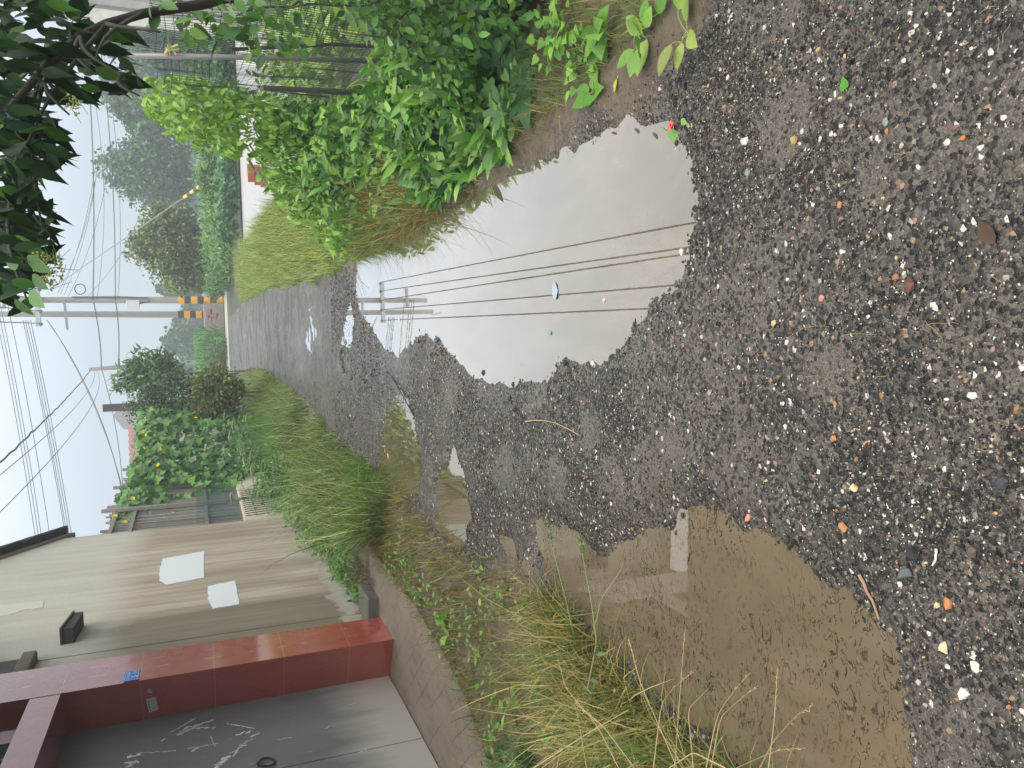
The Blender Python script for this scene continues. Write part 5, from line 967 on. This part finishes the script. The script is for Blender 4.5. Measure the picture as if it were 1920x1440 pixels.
# near bank plants on the left
BL = 'near the muddy puddle'
broadplant('leafy_weed', 'broad round leaved weed on the bank edge of the driveway', 'plant', (945, 1405), 10, .085, 'oval', GD, .08, 1.4)
broadplant('leafy_weed', 'upright weed with long pale leaves in the dry grass beside the driveway', 'plant', (985, 1320), 7, .10, 'long', G_, .10, .8)
broadplant('leafy_weed', 'fresh green weed cluster at the bottom corner of the bank', 'plant', (1240, 1425), 12, .06, 'oval', G_, .07, 1.6)
broadplant('leafy_weed', 'bindweed sprig creeping from the rust grass onto the driveway', 'plant', (850, 1180), 16, .055, 'heart', G_, .05, 3.2)
broadplant('leafy_weed', 'light green sprig in the wiry grass halfway along the driveway', 'plant', (905, 1225), 9, .05, 'oval', (((.16, .27, .05), 1), ((.22, .31, .06), 1)), .06, 1.8)
broadplant('leafy_weed', 'creeping weed with pointed leaves at the door side of the driveway', 'plant', (865, 1385), 10, .05, 'oval', G_, .04, 2.4)
broadplant('leafy_weed', 'grey green weed by the muddy puddle stalks', 'plant', (1060, 1330), 12, .06, 'long', GD, .09, 1.8)
tf = gp(1010, 1425); tt_ = thing('leaf_tuft', 'arching tuft of dark narrow blades beside the driveway', 'grass tuft', tf); n = 150
V, Q, c = blades(rng.normal(0, .025, (n, 3))*np.array([1, 1, 0]), rng.uniform(.16, .30, n), np.full(n, .006), np.abs(rng.normal(.25, .2, n)), rng.uniform(.9, 1.7, n), rng.uniform(0, 6.283, n), palette(n, ((.035, .10, .035), 2), ((.05, .14, .05), 1.5)), 6); mk('blades', V, Q, M['grass'], tt_, c, True)
def stalk(label, pts, leafn, group=None):
    P = np.array([at(X, Y, y) for X, Y, y in pts]); b_ = P[0].copy(); b_[2] = 0; P = np.concatenate([[b_], P]); t = thing('mugwort_stalk', label, 'plant', b_); k = np.linspace(0, 1, len(P)); kk = np.linspace(0, 1, 24); Q = np.stack([np.interp(kk, k, P[:, i]) for i in range(3)], 1)-b_; MB().tube(Q, np.linspace(.0040, .0017, 24), 6, (.17, .19, .085)).build('stem', M['stem'], t, True)
    i = rng.integers(2, 24, leafn); n = leafn; L = Q[i]+rng.normal(0, .002, (n, 3)); sz = np.where(i < 9, rng.uniform(.03, .055, n), rng.uniform(.010, .02, n)); d0 = unit(Q[-1]-Q[4])
    leafobj('leaves', L, unit(d0*.8+.8*rng.standard_normal((n, 3))), rdir(n, .7), sz, 'long', palette(n, ((.10, .145, .055), 2), ((.14, .18, .08), 1)), M['leaf'], t)
    nb = 60; L = Q[-1]+(Q[-4]-Q[-1])*rng.random((nb, 1))+rng.normal(0, .006, (nb, 3)); leafobj('flower_spike', L, unit(d0+.7*rng.standard_normal((nb, 3))), rdir(nb), rng.uniform(.008, .016, nb), 'oval', palette(nb, ((.13, .18, .065), 1)), M['leaf'], t)
stalk('lodged weed stalk with leafy tip, farther of two leaning across the muddy puddle', [(1077, 1240, 3.00), (1076, 1190, 3.0), (1060, 1120, 3.02), (1043, 1055, 3.05), (1024, 975, 3.1)], 70)
stalk('bare lodged weed stalk leaning across the middle of the muddy puddle', [(1100, 1300, 2.72), (1119, 1205, 2.70), (1109, 1130, 2.72), (1096, 1060, 2.76), (1086, 1003, 2.8)], 60)
def straw(pts, r, label, seeds=True):
    P = np.array([at(X, Y, y) for X, Y, y in pts]); b_ = P[0].copy(); kk = np.linspace(0, 1, 18); k = np.linspace(0, 1, len(P)); Q = np.stack([np.interp(kk, k, P[:, i]) for i in range(3)], 1); Q[1:-1] = .25*Q[:-2]+.5*Q[1:-1]+.25*Q[2:]
    t = thing('straw_culm', label, 'straw', b_, 'straw culms over the muddy puddle'); MB().tube(Q-b_, np.linspace(r, r*.55, 18), 5, (.40, .30, .14)).build('culm', M['straw'], t, True)
    if seeds:
        n = 26; i = rng.integers(10, 18, n); L = Q[i]-b_; d = unit(Q[-1]-Q[9]); leafobj('seed_spike', L, unit(d+.35*rng.standard_normal((n, 3))), rdir(n), rng.uniform(.009, .015, n), 'lance', palette(n, ((.52, .40, .20), 1), ((.40, .28, .12), 1)), M['straw'], t)
SL = 'golden straw culm with a seed spike arching over the muddy puddle bank'
for pts in ([(1270, 1440, 1.95), (1200, 1280, 2.0), (1178, 1194, 2.1)], [(1225, 1440, 2.0), (1240, 1320, 2.05), (1262, 1290, 2.1), (1302, 1258, 2.15)], [(1265, 1445, 1.9), (1272, 1340, 2.0), (1280, 1235, 2.1), (1284, 1185, 2.15)], [(1320, 1460, 1.8), (1345, 1340, 1.85), (1380, 1290, 1.9), (1418, 1250, 1.95)], [(1330, 1460, 1.75), (1350, 1345, 1.82), (1395, 1305, 1.88), (1455, 1262, 1.92)], [(1420, 1450, 1.55), (1450, 1390, 1.6), (1490, 1345, 1.64), (1530, 1318, 1.68)], [(1160, 1440, 2.15), (1120, 1360, 2.3), (1060, 1290, 2.5), (1045, 1230, 2.6)], [(1190, 1440, 2.1), (1130, 1360, 2.2), (1080, 1320, 2.4)], [(1350, 1460, 1.7), (1380, 1440, 1.7), (1460, 1405, 1.72), (1570, 1400, 1.7)], [(1440, 1450, 1.5), (1452, 1350, 1.55), (1458, 1250, 1.6)], [(1100, 1440, 2.3), (1085, 1350, 2.5), (1075, 1310, 2.6), (1130, 1330, 2.4)]): straw(pts, .0017, SL)
for pts in ([(1000, 1440, 2.6), (1110, 1370, 2.4), (1180, 1330, 2.3)], [(1020, 1180, 3.3), (1035, 1155, 3.3), (1050, 1170, 3.2), (1080, 1220, 3.0)], [(1300, 1440, 1.9), (1290, 1330, 2.0), (1330, 1290, 2.05)], [(1360, 1440, 1.7), (1300, 1410, 1.85), (1255, 1440, 1.95)]): straw(pts, .0020, 'bent bare straw culm fallen in the bank grass by the muddy puddle', False)
# ------------------------------------------------------------------ loose bits
def flat_leaf(px, L, ang, kind, C, name, label, cat='leaf', z=None, stem=True):
    p = gp(*px); h = float(ground_h(np.array([p[0]]), np.array([p[1]]))[0][0]); zz = max(h, WL)+.004 if z is None else z; t = thing(name, label, cat, (p[0], p[1], zz)); D = np.array([[math.cos(ang), math.sin(ang), .04]])
    leafobj('blade', np.zeros((1, 3)), D, np.array([[.05, 0, 1.]]), np.array([L]), kind, np.array([C]), M['leaf'], t)
    if stem: MB().tube([(0, 0, .001), -D[0]*L*.14, -D[0]*L*.3], .0012, 4, np.array(C)*1.2).build('stalk', M['stem'], t)
    return t
flat_leaf((1250, 246), .13, math.radians(235), 'long', (.13, .24, .06), 'floating_leaf', 'fresh green leaf floating at the near corner of the big puddle')
flat_leaf((1294, 232), .045, 1.0, 'oval', (.16, .27, .06), 'fallen_leaf', 'small bright green leaf on wet gravel beside the floating leaf')
flat_leaf((1595, 166), .035, .3, 'heart', (.06, .20, .02), 'fallen_leaf', 'round green leaf alone on the dark gravel near the fence side')
flat_leaf((1172, 150), .05, 2.5, 'oval', (.38, .36, .07), 'fallen_leaf', 'yellow spotted leaf on the mud below the dock plants')
flat_leaf((940, 1100), .10, -1.2, 'lance', (.30, .33, .16), 'fallen_leaf', 'pale narrow leaf lying on the gravel by the wiry grass')
flat_leaf((1880, 458), .065, .6, 'oval', (.055, .028, .017), 'fallen_leaf', 'dark brown dead leaf at the nearest edge of the gravel', stem=False)
for px, a in (((1222, 248), 3.9), ((1145, 248), 4.3), ((1205, 238), 5.0), ((1188, 240), 4.0)): tag(flat_leaf(px, .07, a, 'lance', (.07, .045, .025), 'dead_leaf', 'curled brown dead leaf at the waterline of the big puddle', stem=False), group='brown dead leaves at the waterline')
rp = gp(1268, 236); mb = MB()
for k in range(4): a = rng.uniform(0, 3); mb.prism([(.014*math.cos(a+i*1.57)+rng.normal(0, .004), .012*math.sin(a+i*1.57)+rng.normal(0, .004), .004*k+.004*(i % 2)) for i in range(4)], (0, 0, .001), (.60, .08, .07))
o = mb.build('plastic_scrap', M['plastic']); o.location = (rp[0], rp[1], .012); tag(o, 'crumpled red plastic scrap beside the floating leaf', 'litter')
def scrap(px, C, size, label, cat='litter'):
    p = gp(*px); h = float(ground_h(np.array([p[0]]), np.array([p[1]]))[0][0]); a = rng.uniform(0, 6.28); k = 7; P = [(size*rng.uniform(.6, 1.1)*math.cos(a+i*6.283/k), .7*size*rng.uniform(.6, 1.1)*math.sin(a+i*6.283/k), rng.normal(0, size*.08)) for i in range(k)]
    o = MB().prism(P, (0, 0, .002), C).build('plastic_flake', M['plastic']); o.location = (p[0], p[1], max(h, WL)+.006); return tag(o, label, cat)
scrap((1108, 770), (.03, .22, .12), .012, 'small green plastic flake in the gravel past the big puddle'); scrap((1030, 625), (.10, .32, .22), .014, 'green plastic flake under the big puddle wires'); scrap((1040, 545), (.30, .36, .45), .040, 'pale blue plastic flake lying in the big puddle'); scrap((748, 600), (.55, .6, .5), .02, 'white paper flake floating under the pole reflection', 'litter')
def twig(px0, px1, r, C, label, bend=.02, z=.012, cat='twig'):
    a, b_ = gp(*px0, z), gp(*px1, z); k = np.linspace(0, 1, 6)[:, None]; Q = a*(1-k)+b_*k; e = unit(b_-a); nrm = np.array([-e[1], e[0], 0]); Q += nrm*(bend*np.sin(k*3.14)+rng.normal(0, .0015, (6, 1))); g_ = gz(Q[:, 0], Q[:, 1]); Q[:, 2] = np.linspace(g_[0], g_[-1], 6)+max(0, float((g_-np.linspace(g_[0], g_[-1], 6)).max()))+r+.001
    o = MB().tube(Q-a, np.linspace(r, r*.6, 6), 6, C).build('twig', M['wood']); o.location = a; return tag(o, label, cat)
twig((990, 790), (1092, 816), .0028, (.40, .30, .14), 'long pale bent twig on the dark gravel in the middle of the lane', .03)
twig((1608, 1078), (1642, 1162), .0042, (.32, .19, .13), 'flat reddish stick on the gravel near the mouth of the muddy puddle', .004)
twig((1750, 1030), (1746, 1062), .003, (.66, .62, .56), 'short white twig beside the smooth brown stone', .001)
twig((735, 705), (775, 780), .006, (.04, .04, .04), 'dark thin stick lying by the puddle that mirrors the vine', .01)
for (a, b_) in (((1500, 618), (1556, 612)), ((1582, 628), (1644, 626)), ((1738, 608), (1798, 606)), ((1512, 706), (1566, 712)), ((1740, 604), (1770, 642)), ((1860, 520), (1884, 536)), ((1636, 710), (1664, 706)), ((1455, 742), (1484, 730)), ((1676, 292), (1716, 288)), ((1822, 842), (1870, 852)), ((1850, 600), (1878, 606)), ((1842, 24), (1880, 14)), ((1882, 80), (1900, 44)), ((1445, 765), (1460, 785))):
    tag(twig(a, b_, .0009, (.24, .17, .075), 'thin straw fragment lying on the dark near gravel', .003), group='straw fragments on the near gravel')
def brick(px, rot, C, label, size=(.11, .055, .028), z=None, nm='brick', n=None, w=None, tilt=.15):
    p = gp(*px) if w is None else np.array(w); zz = z if z is not None else size[2]*.8; a = MB(); a.box((-size[0], -size[1], -size[2]), size, C, .006); o = a.build(nm, M['brick']); o.location = (p[0], p[1], zz); o.rotation_euler = (rng.normal(0, tilt), rng.normal(0, tilt), rot); return tag(o, label, 'brick')
RB = (.30, .085, .045)
brick((690, 1000), .4, RB, 'broken red brick in the grass by the puddle bank'); brick((685, 968), 1.9, (.30, .16, .12), 'pinkish broken brick behind the grass tuft at the puddle'); brick((703, 1012), 1.0, RB, 'red brick half propped among the weeds beside the driveway', tilt=.5)
for k, (s, z, lab) in enumerate(((4.6, .05, 'red brick at the bottom of the mossy pile under the wall weeds'), (4.68, .12, 'red brick in the middle of the mossy pile under the wall weeds'), (4.58, .19, 'red brick topping the mossy pile under the wall weeds'), (4.85, .05, 'red brick lying next to the mossy pile under the wall'), (3.0, .05, 'orange brick edging the bed at the foot of the plastered wall'))):
    brick((0, 0), 1.2+.2*k, np.array(RB)*(1.2 if k < 4 else 1.5), lab, z=z, w=hw(.42 if k < 4 else .25, s), tilt=.05)
for k in range(3):
    brick((0, 0), .2+.3*k, (.40, .12, .06), ('orange brick under the stack on the pale yard', 'orange brick in the middle of the stack on the pale yard', 'orange brick on top of the stack on the pale yard')[k], (.20, .10, .065), z=.065+.132*k, w=(4.62+.03*k, 17.3, 0), tilt=.02)
scrap((762, 975), (.55, .20, .15), .035, 'pink tile shard on the gravel at the tip of the wall puddle', 'tile shard'); scrap((728, 855), (.60, .26, .20), .03, 'pink tile shard half under water in the vine puddle', 'tile shard'); scrap((722, 845), (.6, .3, .25), .025, 'pale tile shard on the rim of the vine puddle', 'tile shard')
lg = at(455, 440, 25.5); o = MB().tube([(0, 0, 0), (.5, -.3, .06), (1.3, -1.0, .02)], [.06, .07, .05], 7, (.13, .09, .07)).build('log', M['wood']); lg = gp(455, 445); o.location = (lg[0]-1.4, lg[1]-.6, .06); o.rotation_euler = (0, 0, 1.2); tag(o, 'weathered log lying at the grassy corner of the pale yard', 'log')
bk = at(945, -10, 3.3); o = MB().tube([(-.05, -.25, -.05), (.1, .1, .02), (.15, .6, .1)], [.10, .13, .11], 9, (.13, .10, .065)).build('log', M['bark']); o.location = (bk[0], bk[1]-.1, max(bk[2], .1)); tag(o, 'thick earthy log lying behind the leafy shrub', 'log')
# ------------------------------------------------------------------ the foggy air
def haze(density):
    m = bpy.data.materials.new('haze'); m.use_nodes = True; t = m.node_tree; t.nodes.clear(); out = t.nodes.new('ShaderNodeOutputMaterial'); v = t.nodes.new('ShaderNodeVolumePrincipled')
    v.inputs['Color'].default_value = (.74, .82, .88, 1); v.inputs['Density'].default_value = density; v.inputs['Anisotropy'].default_value = .2; t.links.new(v.outputs[0], out.inputs['Volume'])
    o = MB().box((-190, -130, -1.5), (190, 250, 15.2)).build('haze', m); return tag(o, kind='stuff')
haze(.0036)
